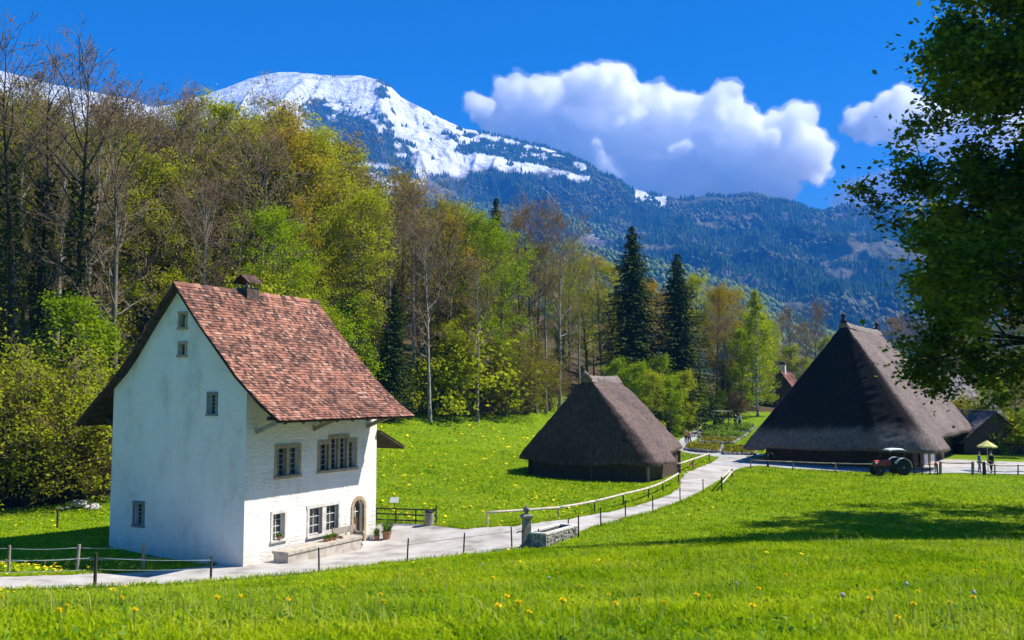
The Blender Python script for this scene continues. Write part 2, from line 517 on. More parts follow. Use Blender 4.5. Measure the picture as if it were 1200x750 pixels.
def mountain_mat(name, wood1, wood2, meadow, rock1, rock2):
    m, n, l = newmat(name)
    out = n.new('ShaderNodeOutputMaterial'); b = n.new('ShaderNodeBsdfDiffuse')
    f = noise(n, l, .012, 8, .65); f2 = noise(n, l, .03, 8, .7)
    wood = ramp(n, l, f, [(.35, wood1), (.65, wood2)])
    rock = ramp(n, l, f2, [(.3, rock1), (.7, rock2)])
    cur = wood
    for an, c in (('meadow', meadow), ('rock', rock), ('snow', (.86, .88, .92))):
        a = n.new('ShaderNodeAttribute'); a.attribute_name = an
        mx = n.new('ShaderNodeMix'); mx.data_type = 'RGBA'
        l.new(a.outputs['Fac'], mx.inputs[0]); l.new(cur, mx.inputs[6])
        if isinstance(c, tuple): mx.inputs[7].default_value = (*c, 1)
        else: l.new(c, mx.inputs[7])
        cur = mx.outputs[2]
    l.new(cur, b.inputs[0])
    bp = n.new('ShaderNodeBump'); bp.inputs['Strength'].default_value = 1; bp.inputs['Distance'].default_value = 26
    l.new(f2, bp.inputs['Height']); l.new(bp.outputs[0], b.inputs['Normal'])
    l.new(b.outputs[0], out.inputs[0])
    return m
M_mtn = mountain_mat('mountain_slopes', (.018, .030, .022), (.045, .050, .035), (.16, .16, .09), (.10, .09, .085), (.36, .34, .33))
M_hill = mountain_mat('hill_slopes', (.03, .055, .018), (.07, .09, .03), (.13, .19, .05), (.18, .17, .16), (.42, .41, .40))

def attrs_main(X, Y, Z, ipx, ipy, T, dzx):
    nz = fbm(X / 90, Z / 60, 5, 71) - .5
    nz2 = fbm(X / 38, Z / 24, 4, 73) - .5
    low = np.interp(ipx, [-100, 0, 190, 262, 330, 400, 450, 490, 540, 600, 690, 700, 735, 745, 780, 800, 1400],
                    [140, 150, 150, 185, 190, 200, 222, 215, 200, 196, 213, 150, 150, 236, 240, 100, 100])
    s = sstep(-4, 4, low - ipy + 26 * nz + 12 * nz2)
    # wooded and rocky patches breaking the snow
    pat = np.zeros_like(s)
    def blob(cx, cy, rx, ry, k=1.0):
        return k * np.exp(-(((ipx - cx) / rx) ** 2 + ((ipy - cy) / ry) ** 2))
    pat += blob(372, 138, 15, 24) + blob(405, 158, 22, 30, 1.0) + blob(440, 170, 26, 30, 1.1) + blob(450, 105, 14, 8, .7) + blob(470, 200, 18, 30, .5)
    pat += blob(500, 150, 12, 8, .35) + blob(545, 176, 30, 6, .5)
    # belt of trees under the crest to the right of the summit
    belt = sstep(495, 560, ipx) * sstep(0, 6, ipy - np.interp(ipx, [480, 560, 700], [118, 156, 184])) * sstep(0, 5, np.interp(ipx, [480, 540, 690], [130, 178, 208]) - ipy)
    pat += belt * .62
    pat += .55 * sstep(700, 745, ipx) * sstep(800, 770, ipx) * (nz2 + .45)
    tree_cut = sstep(.42, .6, pat + 1.3 * nz2 + .5 * nz)
    streak = ridged(X / 55 + Z / 160, Z / 320, 4, 90)
    rocks = sstep(.55, .68, streak) * sstep(.35, .2, T * 0 + .3 + nz * .6) * .7
    s = s * (1 - tree_cut)
    crest = sstep(10, 2, ipy - np.interp(ipx, [262, 330, 440, 470], [103, 84, 92, 112]) + 10 * nz2) * sstep(0, 1, ipx - 262) * sstep(0, 1, 475 - ipx)
    rock = np.clip(sstep(.62, .72, streak) * (ipy < 250) * .9 * sstep(-.1, .15, nz), 0, 1) * (1 - sstep(480, 520, ipx) * .6)
    rock = np.maximum(rock, sstep(.5, .8, blob(690, 285, 22, 20) + .8 * nz2))
    rock = np.maximum(rock, .75 * sstep(.35, .7, blob(500, 215, 60, 30, .8) + nz))
    rock = np.maximum(rock, .5 * sstep(.08, .22, nz2) * sstep(700, 800, ipx) * sstep(230, 250, ipy))
    s = np.clip(s - rocks * np.where(ipx > 480, .9, .55) - .5 * crest * (nz2 > 0), 0, 1)
    mead = sstep(.10, .2, fbm(X / 200, Z / 60, 4, 77) - .5) * sstep(215, 245, ipy) * .9
    return {'snow': s, 'rock': np.maximum(rock, 0), 'meadow': mead, 'cut': tree_cut}
SKY_MAIN = [(-200, 60), (-60, 72), (0, 82), (60, 98), (110, 108), (150, 115), (178, 125), (200, 122), (215, 116), (240, 111), (262, 103), (282, 95), (300, 89), (322, 85), (345, 84), (380, 87), (420, 88), (445, 93), (458, 102), (470, 113), (486, 122), (500, 129),
            (520, 140), (545, 151), (572, 156), (600, 163), (640, 173), (665, 181), (690, 192), (705, 203), (720, 206), (740, 220), (770, 229), (800, 233), (830, 229), (850, 232), (880, 230), (905, 234), (935, 240), (965, 246), (985, 241), (1010, 240), (1050, 243), (1100, 250), (1200, 240), (1450, 225)]
relief('mountain', SKY_MAIN, [(-200, 4600), (300, 4300), (600, 3900), (800, 3500), (1400, 3300)], 1500, 40, 300, M_mtn, attrs_main, 40, (-190, 1430, 1.4), 190, 330, shape=1.15)
def attrs_hill(X, Y, Z, ipx, ipy, T, dzx):
    nz = fbm(X / 70, Y / 70, 4, 171) - .5
    return {'snow': np.zeros_like(X), 'rock': sstep(.55, .8, np.exp(-(((ipx - 697) / 20) ** 2 + ((ipy - 284) / 17) ** 2)) + .9 * (fbm(X / 25, Z / 12, 4, 33) - .5)), 'meadow': sstep(.02, .12, nz) * .8}
relief('hills', [(200, 260), (480, 240), (560, 238), (640, 246), (690, 262), (720, 268), (760, 276), (800, 290), (850, 303), (900, 317), (950, 328), (1000, 334), (1050, 330), (1120, 322), (1250, 312), (1450, 305)], [(200, 2900), (1450, 3000)], 1700, 20, 110, M_hill, attrs_hill, 140, (200, 1450, 3), 70, 220, shape=1.0)
relief('near_hills', [(200, 300), (560, 290), (640, 285), (700, 292), (760, 305), (800, 312), (850, 330), (900, 352), (950, 374), (1000, 392), (1050, 402), (1100, 398), (1250, 385), (1450, 378)], 2000, 1000, 10, 80, M_hill, attrs_hill, 240, (200, 1450, 4), 36, 130, shape=.95)

# woods on the far slopes (one mass each)
def scatter_far(name, rng, n, hgt, wid, mode, mats, seed, keep):
    X, Y, Z, A, T = RANGE[rng]
    rs = np.random.RandomState(seed)
    P = []; tot = 0
    while tot < n:
        i = rs.rand(n * 3) * (X.shape[0] - 16); j = rs.rand(n * 3) * (X.shape[1] - 2)
        if mode == 'crest': i = X.shape[0] - 15 - rs.rand(n * 3) ** 1.5 * 3
        i0 = i.astype(int); j0 = j.astype(int); fi = i - i0; fj = j - j0
        def s(Q): return (Q[i0, j0] * (1 - fi) + Q[i0 + 1, j0] * fi) * (1 - fj) + (Q[i0, j0 + 1] * (1 - fi) + Q[i0 + 1, j0 + 1] * fi) * fj
        x, y, z = s(X), s(Y), s(Z)
        k = keep({q: s(A[q]) for q in A}, x, y, z, rs.rand(len(x)))
        P.append(np.c_[x, y, z][k]); tot += k.sum()
    P = np.concatenate(P)[:n]
    n = len(P)
    h = hgt * (.6 + .8 * rs.rand(n)); w = h * wid * (.8 + .4 * rs.rand(n))
    k = 5
    a = rs.rand(n)[:, None] * 6.28 + np.arange(k)[None] * 2 * np.pi / k
    if mode == 'round':
        prof = [(.55, .1), (1.0, .42), (.86, .72), (.45, .94), (0.05, 1.02)]
    else:
        prof = [(1.0, .05), (.62, .34), (.40, .62), (.2, .84), (0.02, 1.05)]
    V = np.zeros((n, len(prof) * k, 3))
    for q, (pr, pz) in enumerate(prof):
        jr = pr * (1 + (.5 if mode == 'round' else .3) * (rs.rand(n, k) - .5))
        V[:, q * k:(q + 1) * k, 0] = P[:, 0, None] + np.cos(a) * jr * w[:, None]
        V[:, q * k:(q + 1) * k, 1] = P[:, 1, None] + np.sin(a) * jr * w[:, None]
        V[:, q * k:(q + 1) * k, 2] = P[:, 2, None] + h[:, None] * pz - 2
    f = []
    for q in range(len(prof) - 1):
        for j in range(k): f.append((q * k + j, q * k + (j + 1) % k, (q + 1) * k + (j + 1) % k, (q + 1) * k + j))
    f = np.array(f)
    F = (f[None] + (np.arange(n) * len(prof) * k)[:, None, None]).reshape(-1, 4)
    me = npmesh(name, V.reshape(-1, 3), F, np.repeat(rs.rand(n), len(prof) * k))
    return tag(mkobj(name, me, mats), kind='stuff')
M_farcon = leafmat('far_conifers', (.028, .068, .036), (.080, .145, .050), 0, 0)
M_farbeech = leafmat('far_beeches', (.040, .075, .016), (.14, .20, .035), .1, 0, c3=(.20, .23, .06))
M_farbrown = leafmat('far_bare_woods', (.08, .09, .045), (.17, .175, .075), .0, 0)
scatter_far('mountain_conifer_wood', 'mountain', 60000, 14, .2, 'cone', M_farcon, 1,
            lambda A, x, y, z, r: (A['snow'] < .3) & (A['rock'] < .5) & (A['meadow'] < .5) & (fbm(x / 120, z / 60, 3, 201) > .40) & (y > 1700))
scatter_far('mountain_snow_conifers', 'mountain', 2600, 14, .2, 'cone', M_farcon, 2,
            lambda A, x, y, z, r: (A['snow'] > .3) & (A['cut'] > .02) & (toimg(x, y, z)[0] > 350) & (fbm(x / 60, z / 40, 3, 211) > .5))
scatter_far('crest_conifers', 'mountain', 900, 15, .2, 'crest', M_farcon, 3,
            lambda A, x, y, z, r: (toimg(x, y, z)[0] > 560) & (toimg(x, y, z)[0] < 1200) & (fbm(x / 90, y / 300, 3, 221) > .45))
scatter_far('mountain_beech_wood', 'mountain', 12000, 11, .42, 'round', M_farbrown, 4,
            lambda A, x, y, z, r: (A['snow'] < .1) & (A['rock'] < .4) & (A['meadow'] < .5) & (fbm(x / 120, z / 60, 3, 201) < .45) & (y > 1600) & (y < 3600))
scatter_far('hill_beech_wood', 'hills', 30000, 12, .42, 'round', M_farbeech, 5, lambda A, x, y, z, r: (A['rock'] < .5) & (A['meadow'] < .85) & (y > 1900))
scatter_far('hill_conifer_wood', 'hills', 5000, 17, .2, 'cone', M_farcon, 6, lambda A, x, y, z, r: (A['rock'] < .5) & (fbm(x / 130, y / 130, 3, 231) > .55) & (y > 1900))
scatter_far('near_hill_wood', 'near_hills', 16000, 11, .42, 'round', M_farbeech, 7, lambda A, x, y, z, r: (A['meadow'] < .85) & (y > 1150))

# ------------------------------------------------------------------ clouds: closed billowing bodies filled with droplets
def cloud_mat(CLOUD_DENS):
    m, n, l = newmat('cloud_droplets')
    out = n.new('ShaderNodeOutputMaterial'); v = n.new('ShaderNodeVolumePrincipled')
    v.inputs['Color'].default_value = (1, 1, 1, 1)
    v.inputs['Density'].default_value = CLOUD_DENS
    v.inputs['Anisotropy'].default_value = 0.45
    l.new(v.outputs[0], out.inputs['Volume'])
    return m
M_cloud = cloud_mat(.02); M_cloud2 = cloud_mat(.0035)
def cloud(name, puffs, Y, seed, vox):
    rs = np.random.RandomState(seed)
    mb = MB()
    for (px, py, r) in puffs:
        Yc = Y + rs.uniform(-90, 90)
        c = at(px, py, Yc); R = r / 1100 * Yc
        mb.ball(c, R, (1, .9, .92), 14)
        for q in range(9):
            a = rs.uniform(0, 6.28); e = rs.uniform(-.5, 1.2)
            d = np.array([math.cos(a) * math.cos(e), -abs(math.sin(a) * math.cos(e)), math.sin(e)])
            rr = R * rs.uniform(.28, .5)
            mb.ball(c + d * R * .85, rr, (1, 1, 1), 10)
    me = mb.mesh(name)
    o = mkobj(name, me, M_cloud)
    def finish(o, k, vx):
        m = o.modifiers.new('r', 'REMESH'); m.mode = 'VOXEL'; m.voxel_size = vx * 1.5
        for i, (sc_, dep, st, vx2) in enumerate(((300, 5, 230, vx * 1.2), (110, 5, 150, vx), (42, 4, 44, 0))):
            t = bpy.data.textures.new(name + '_t', 'CLOUDS'); t.noise_scale = sc_; t.noise_depth = dep
            d = o.modifiers.new('d', 'DISPLACE'); d.texture = t; d.strength = st * k; d.mid_level = .5 - (k - 1) * .10; d.texture_coords = 'GLOBAL'
            if vx2:
                m = o.modifiers.new('r', 'REMESH'); m.mode = 'VOXEL'; m.voxel_size = vx2
        return tag(o, kind='stuff')
    finish(o, 1.0, vox)
    o2 = mkobj('cloud_fringe', me.copy(), M_cloud2); o2.data.materials.clear(); o2.data.materials.append(M_cloud2)
    finish(o2, 1.3, vox * 1.1)
    return o
cloud('cloud', [(566, 122, 20), (600, 118, 24), (640, 125, 30), (690, 105, 26), (720, 112, 30), (690, 145, 36), (650, 160, 30), (600, 150, 22), (760, 130, 30), (745, 165, 42), (800, 150, 36), (845, 125, 24),
                (850, 160, 38), (800, 195, 38), (890, 170, 38), (935, 155, 26), (945, 180, 28), (900, 205, 30), (850, 210, 32), (690, 172, 26), (955, 200, 16), (640, 185, 30), (700, 205, 34), (740, 205, 28), (750, 222, 26), (905, 225, 22), (660, 170, 30), (610, 150, 26), (800, 225, 26), (860, 228, 24), (575, 140, 18)], 6300, 5, 17)
cloud('cloud.001', [(1010, 150, 22), (1045, 128, 24), (1070, 150, 30), (1110, 160, 34), (1000, 170, 10), (1150, 150, 40)], 6600, 6, 17)
cloud('cloud.002', [(985, 245, 16), (1010, 222, 20), (1050, 215, 24), (1085, 225, 26), (1130, 215, 30)], 6600, 7, 17)

# ------------------------------------------------------------------ haze over the valley
HAZE = 1.4e-4
def haze():
    m, n, l = newmat('valley_air')
    out = n.new('ShaderNodeOutputMaterial'); v = n.new('ShaderNodeVolumePrincipled')
    v.inputs['Color'].default_value = (.04, .33, 1.0, 1)
    v.inputs['Density'].default_value = HAZE
    l.new(v.outputs[0], out.inputs['Volume'])
    mb = MB(); mb.box(-9200, 9200, -9200, 5300, -60, 1560)
    tag(mb.build('haze', m), kind='stuff')
# ------------------------------------------------------------------ building materials
def plaster():
    m, n, l = newmat('lime_plaster'); out = n.new('ShaderNodeOutputMaterial'); b = n.new('ShaderNodeBsdfPrincipled')
    b.inputs['Roughness'].default_value = .93; b.inputs['Specular IOR Level'].default_value = .15
    f = noise(n, l, .8, 9, .62, (1, 1, .6)); c = ramp(n, l, f, [(.30, (.62, .58, .51)), (.45, (.79, .755, .70)), (.7, (.86, .83, .775))])
    tc = n.new('ShaderNodeTexCoord'); sp = n.new('ShaderNodeSeparateXYZ'); l.new(tc.outputs['Object'], sp.inputs[0])
    g = noise(n, l, 2.2, 7, .65, (1, 1, .35)); ad = n.new('ShaderNodeMath'); ad.operation = 'MULTIPLY_ADD'; ad.inputs[1].default_value = 2.6; l.new(g, ad.inputs[0]); l.new(sp.outputs['Z'], ad.inputs[2])
    d = ramp(n, l, ad.outputs[0], [(0, (0, 0, 0)), (1, (1, 1, 1))])
    mr = n.new('ShaderNodeMapRange'); mr.inputs['From Min'].default_value = .9; mr.inputs['From Max'].default_value = 2.3; mr.inputs['To Min'].default_value = .55; mr.inputs['To Max'].default_value = 0; l.new(ad.outputs[0], mr.inputs['Value'])
    mx = n.new('ShaderNodeMix'); mx.data_type = 'RGBA'; l.new(mr.outputs[0], mx.inputs[0]); l.new(c, mx.inputs[6]); mx.inputs[7].default_value = (.42, .40, .34, 1)
    l.new(mx.outputs[2], b.inputs['Base Color'])
    h = noise(n, l, 3.0, 9, .6, (1, 1, 2.4)); bp = n.new('ShaderNodeBump'); bp.inputs['Strength'].default_value = 1; bp.inputs['Distance'].default_value = .06
    l.new(h, bp.inputs['Height']); l.new(bp.outputs[0], b.inputs['Normal']); l.new(b.outputs[0], out.inputs[0]); return m
M_plaster = plaster()
M_stone = pmat('sandstone', (.32, .235, .14), (.48, .37, .24), 5, .9, .35, 22)
M_stoned = pmat('grey_sandstone', (.16, .16, .15), (.26, .26, .24), 6, .9, .35, 22)
M_plinth = pmat('whitewashed_stone', (.50, .47, .42), (.68, .66, .62), 3, .9, .5, 12)
M_glass = pmat('old_window_glass', (.012, .016, .018), (.035, .04, .04), 3, .12, .12, 4, spec=.8, dist=.01)
M_sash = pmat('white_sash_paint', (.62, .61, .57), (.74, .73, .70), 9, .6, .1)
M_lead = pmat('grey_sash_paint', (.30, .32, .31), (.42, .44, .43), 9, .6, .1)
M_wood = pmat('weathered_dark_wood', (.045, .030, .020), (.11, .078, .052), 3, .85, .5, 14, stretch=(1, 1, 5), dist=.01)
M_beam = pmat('roof_timber', (.030, .022, .017), (.075, .055, .042), 3, .85, .4, 14)
M_greywood = pmat('silvered_wood', (.24, .21, .17), (.42, .38, .32), 2.2, .85, .4, 16)
M_door = pmat('oak_door', (.10, .065, .035), (.19, .13, .075), 4, .7, .5, 16, stretch=(6, 6, 1), dist=.01)
M_iron = pmat('iron', (.018, .018, .02), (.04, .04, .042), 9, .5, .15, metal=.5)
def tile_mat(name, stops):
    m, n, l = newmat(name)
    out = n.new('ShaderNodeOutputMaterial'); b = n.new('ShaderNodeBsdfPrincipled')
    b.inputs['Roughness'].default_value = .85; b.inputs['Specular IOR Level'].default_value = .25
    a = n.new('ShaderNodeAttribute'); a.attribute_name = 'rnd'
    c = ramp(n, l, a.outputs['Fac'], stops)
    f = noise(n, l, 14, 6, .7)
    c2 = ramp(n, l, f, [(.3, (.45, .44, .43)), (.62, (1, 1, 1))])
    mx = n.new('ShaderNodeMix'); mx.data_type = 'RGBA'; mx.blend_type = 'MULTIPLY'; mx.inputs[0].default_value = .8
    l.new(c, mx.inputs[6]); l.new(c2, mx.inputs[7])
    f2 = noise(n, l, .7, 5, .6)
    c3 = ramp(n, l, f2, [(.38, (.50, .48, .50)), (.55, (1.08, 1.02, 1.0))])
    m2 = n.new('ShaderNodeMix'); m2.data_type = 'RGBA'; m2.blend_type = 'MULTIPLY'; m2.inputs[0].default_value = .85
    l.new(mx.outputs[2], m2.inputs[6]); l.new(c3, m2.inputs[7])
    l.new(m2.outputs[2], b.inputs['Base Color'])
    bp = n.new('ShaderNodeBump'); bp.inputs['Strength'].default_value = .3; bp.inputs['Distance'].default_value = .01
    l.new(f, bp.inputs['Height']); l.new(bp.outputs[0], b.inputs['Normal'])
    l.new(b.outputs[0], out.inputs[0])
    return m
M_tile = tile_mat('old_clay_tiles', [(0, (.055, .038, .032)), (.24, (.17, .090, .068)), (.46, (.31, .140, .092)), (.76, (.41, .190, .125)), (.93, (.47, .25, .17)), (1, (.52, .36, .28))])
M_tile2 = tile_mat('red_clay_tiles', [(0, (.12, .06, .05)), (.5, (.24, .09, .07)), (1, (.32, .14, .10))])
M_shingle = tile_mat('grey_shingles', [(0, (.12, .11, .11)), (.5, (.24, .22, .22)), (1, (.38, .35, .34))])
M_shingle_dark = tile_mat('sooty_tiles', [(0, (.05, .035, .03)), (1, (.20, .11, .08))])
def thatch_mat(name, c1, c2, c3, bs=.9):
    m, n, l = newmat(name)
    out = n.new('ShaderNodeOutputMaterial'); b = n.new('ShaderNodeBsdfPrincipled')
    b.inputs['Roughness'].default_value = .95; b.inputs['Specular IOR Level'].default_value = .15
    f = noise(n, l, 5.0, 9, .75, (1, 1, .5)); f2 = noise(n, l, .35, 5, .6)
    c = ramp(n, l, f, [(.3, c1), (.5, c2), (.72, c3)])
    cc = ramp(n, l, f2, [(.3, (.72, .72, .74)), (.7, (1.12, 1.08, 1.05))])
    mx = n.new('ShaderNodeMix'); mx.data_type = 'RGBA'; mx.blend_type = 'MULTIPLY'; mx.inputs[0].default_value = 1
    l.new(c, mx.inputs[6]); l.new(cc, mx.inputs[7]); 
    at_ = n.new('ShaderNodeAttribute'); at_.attribute_name = 'hip_shade'
    m3 = n.new('ShaderNodeMix'); m3.data_type = 'RGBA'; m3.blend_type = 'MULTIPLY'; m3.inputs[7].default_value = (.14, .13, .135, 1)  # shade of the hip end multiplied into the straw colour
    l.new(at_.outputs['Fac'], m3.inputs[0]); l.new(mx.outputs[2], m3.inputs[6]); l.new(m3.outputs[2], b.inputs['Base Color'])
    g = noise(n, l, 9, 8, .8, (1, 1, .5))
    bp = n.new('ShaderNodeBump'); bp.inputs['Strength'].default_value = bs; bp.inputs['Distance'].default_value = .10
    l.new(g, bp.inputs['Height'])
    tc = n.new('ShaderNodeTexCoord'); wv = n.new('ShaderNodeTexWave'); wv.bands_direction = 'Z'; wv.wave_profile = 'SAW'; wv.inputs['Scale'].default_value = .85; wv.inputs['Distortion'].default_value = 5; wv.inputs['Detail'].default_value = 3; wv.inputs['Detail Scale'].default_value = 1.5
    l.new(tc.outputs['Object'], wv.inputs[0])
    b2 = n.new('ShaderNodeBump'); b2.inputs['Strength'].default_value = .5; b2.inputs['Distance'].default_value = .10
    l.new(wv.outputs['Fac'], b2.inputs['Height']); l.new(bp.outputs[0], b2.inputs['Normal']); l.new(b2.outputs[0], b.inputs['Normal'])
    l.new(b.outputs[0], out.inputs[0])
    return m
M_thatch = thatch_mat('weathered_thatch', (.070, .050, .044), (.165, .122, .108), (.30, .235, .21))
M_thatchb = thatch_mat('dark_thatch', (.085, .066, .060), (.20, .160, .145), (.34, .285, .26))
M_ridge = thatch_mat('ridge_thatch', (.14, .12, .11), (.25, .215, .19), (.38, .33, .29))

def rotz(a): return Matrix.Rotation(a, 4, 'Z')
def boolean_cut(body, cutter):
    deps_o = body
    m = deps_o.modifiers.new('b', 'BOOLEAN'); m.object = cutter; m.operation = 'DIFFERENCE'; m.solver = 'EXACT'
    bpy.context.view_layer.update()
    dg = bpy.context.evaluated_depsgraph_get()
    me = bpy.data.meshes.new_from_object(deps_o.evaluated_get(dg))
    deps_o.modifiers.clear(); old = deps_o.data; deps_o.data = me
    cm = cutter.data; bpy.data.objects.remove(cutter); bpy.data.meshes.remove(cm); bpy.data.meshes.remove(old)

# ------------------------------------------------------------------ white house
ANG = math.atan2(.886, .463)
HL, HW = 9.12, 7.95
RP = [(-2.12, 5.86), (-1.1, 6.55), (.25, 7.68), (1.3, 8.78), (2.45, 9.98), (3.95, 11.72), (5.45, 9.98), (6.6, 8.55), (7.2, 7.92), (8.6, 6.72), (9.95, 5.55)]
wh = empty('house', (-10.95, 38.88, 0), ANG, 'tall white plastered house with steep red tiled roof beside the gravel path', 'house')
b = MB()
prof = [(0, -.7), (HW, -.7), (HW, 7.22), (7.2, 7.80), (6.6, 8.42), (5.45, 9.84), (3.95, 11.58), (2.45, 9.84), (1.3, 8.64), (.25, 7.54), (0, 7.30)]
n_ = len(prof)
vv = [(0, y, z) for y, z in prof] + [(HL, y, z) for y, z in prof]
ff = [tuple(range(n_ - 1, -1, -1)), tuple(range(n_, 2 * n_))] + [(i, (i + 1) % n_, (i + 1) % n_ + n_, i + n_) for i in range(n_)]
b.add(vv, ff)
wall = b.build('wall', M_plaster, wh)
bm = bmesh.new(); bm.from_mesh(wall.data); bmesh.ops.recalc_face_normals(bm, faces=bm.faces); bm.to_mesh(wall.data); bm.free()
# openings: (kind, u0, u1, z0, z1)
front = [('a', 1.90, 3.28, 3.42, 4.60), ('b', 4.74, 5.36, 3.45, 4.64), ('b', 5.50, 6.06, 3.45, 4.86), ('b', 6.16, 6.72, 3.45, 4.86), ('b', 6.86, 7.36, 3.45, 4.64),
         ('c', 1.70, 2.44, .74, 1.84), ('d', 4.06, 4.98, .62, 1.82), ('d', 5.26, 6.14, .62, 1.82)]
gab = [('s', 3.62, 3.90, 9.82, 10.38), ('s', 3.58, 3.88, 8.62, 9.08), ('g', 1.70, 2.12, 6.10, 6.92), ('h', 5.88, 6.36, 1.22, 2.12)]
c = MB()
for k, u0, u1, z0, z1 in front: c.box(u0, u1, -.2, .26, z0, z1)
for k, u0, u1, z0, z1 in gab: c.box(-.2, .26, u0, u1, z0, z1)
# arched doorway
dx0, dx1, dz0, dz1 = 7.28, 8.12, -.30, 1.46
arc = [(dx0, dz0), (dx1, dz0)] + [((dx0 + dx1) / 2 + (dx1 - dx0) / 2 * math.cos(t), dz1 + .42 * math.sin(t)) for t in np.linspace(0, math.pi, 13)]
c.add([(x, -.2, z) for x, z in arc] + [(x, .34, z) for x, z in arc], [tuple(range(len(arc))), tuple(range(2 * len(arc) - 1, len(arc) - 1, -1))] + [(i, i + len(arc), (i + 1) % len(arc) + len(arc), (i + 1) % len(arc)) for i in range(len(arc))])
cut = c.build('cutter', M_plaster, wh)
bm = bmesh.new(); bm.from_mesh(cut.data); bmesh.ops.recalc_face_normals(bm, faces=bm.faces); bm.to_mesh(cut.data); bm.free()
boolean_cut(wall, cut)
wall.data.materials.clear(); wall.data.materials.append(M_plaster)

def casement(parent, x0, x1, z0, z1, yb, nx, nz, mat=None, t=.028, ax='x'):
    """sash and bars in an opening of the wall; yb = depth into the wall"""
    mat = mat or M_sash
    def bx(m_, a0, a1, d0, d1, c0, c1):
        if ax == 'x': m_.box(a0, a1, d0, d1, c0, c1)
        else: m_.box(d0, d1, a0, a1, c0, c1)
    fw = .05 if mat is M_sash else .028
    g = MB(); bx(g, x0 - .01, x1 + .01, yb, yb + .015, z0 - .01, z1 + .01)
    m_ = MB()
    bx(m_, x0, x0 + fw, yb - .04, yb - .002, z0, z1); bx(m_, x1 - fw, x1, yb - .04, yb - .002, z0, z1)
    bx(m_, x0 + fw, x1 - fw, yb - .04, yb - .002, z0, z0 + fw); bx(m_, x0 + fw, x1 - fw, yb - .04, yb - .002, z1 - fw, z1)
    for i in range(1, nx):
        xx = x0 + (x1 - x0) * i / nx; bx(m_, xx - t / 2, xx + t / 2, yb - .032, yb - .003, z0 + fw, z1 - fw)
    for i in range(1, nz):
        zz = z0 + (z1 - z0) * i / nz; bx(m_, x0 + fw, x1 - fw, yb - .028, yb - .004, zz - t / 2, zz + t / 2)
    w = g.build('window', M_glass, parent)
    m_.build('sash', mat, w)
    return w
def surround(w, x0, x1, z0, z1, wd, mat, proud=.035, sill=.06, ax='x', lintel=0):
    m_ = MB()
    def bx(a0, a1, d0, d1, c0, c1):
        if ax == 'x': m_.box(a0, a1, d0, d1, c0, c1)
        else: m_.box(d0, d1, a0, a1, c0, c1)
    bx(x0 - wd, x0, -proud, .12, z0, z1); bx(x1, x1 + wd, -proud, .12, z0, z1)
    bx(x0 - wd - lintel, x1 + wd + lintel, -proud - .01, .12, z1, z1 + wd * 1.05)
    m_.build('frame', mat, w)
    s_ = MB()
    if ax == 'x': s_.box(x0 - wd - .03, x1 + wd + .03, -proud - sill, .12, z0 - wd * .8, z0)
    else: s_.box(-proud - sill, .12, x0 - wd - .03, x1 + wd + .03, z0 - wd * .8, z0)
    s_.build('sill', mat, w)
# upper two-light window with a stone mullion
w = casement(wh, 1.90, 2.50, 3.42, 4.60, .2, 2, 5, M_lead); surround(w, 1.90, 3.28, 3.42, 4.60, .15, M_stone)
MB().box(2.50, 2.68, -.02, .2, 3.42, 4.60).build('mullion', M_stone, w)
casement(wh, 2.68, 3.28, 3.42, 4.60, .2, 2, 5, M_lead)
# upper stepped four-light window
w = casement(wh, 4.74, 5.36, 3.45, 4.64, .2, 2, 5, M_lead)
m_ = MB(); P_ = -.035
m_.box(4.58, 4.74, P_, .12, 3.45, 4.64); m_.box(5.36, 5.50, P_, .12, 3.45, 4.86); m_.box(6.06, 6.16, P_, .12, 3.45, 4.86); m_.box(6.72, 6.86, P_, .12, 3.45, 4.86); m_.box(7.36, 7.52, P_, .12, 3.45, 4.64)
m_.box(4.58, 5.36, P_ - .01, .12, 4.64, 4.80); m_.box(5.34, 6.88, P_ - .012, .12, 4.86, 5.02); m_.box(6.88, 7.52, P_ - .01, .12, 4.64, 4.80)
m_.build('frame', M_stone, w)
MB().box(4.54, 7.56, -.10, .12, 3.33, 3.45).build('sill', M_stone, w)
for x0, x1, z1 in ((5.50, 6.06, 4.86), (6.16, 6.72, 4.86), (6.86, 7.36, 4.64)): casement(wh, x0, x1, 3.45, z1, .2, 2, 5 if z1 < 4.8 else 6, M_lead)
w = casement(wh, 1.70, 2.44, .74, 1.84, .2, 2, 4); surround(w, 1.70, 2.44, .74, 1.84, .12, M_plinth)
w = casement(wh, 4.06, 4.98, .62, 1.82, .17, 2, 3); surround(w, 4.06, 6.14, .62, 1.82, .14, M_plinth, lintel=.05)
MB().box(4.98, 5.26, -.02, .18, .62, 1.82).build('mullion', M_plinth, w)
casement(wh, 5.26, 6.14, .62, 1.82, .17, 2, 3)
# gable windows
for i, (k, u0, u1, z0, z1) in enumerate(gab):
    mt = M_stone if k == 's' else M_stoned
    w = casement(wh, u0, u1, z0, z1, .2, 1 if k == 's' else 2, 1 if k == 's' else 5, M_beam if k == 's' else M_lead, ax='y', t=.022)
    surround(w, u0, u1, z0, z1, .13 if k != 'g' else .10, mt, ax='y', sill=.03)
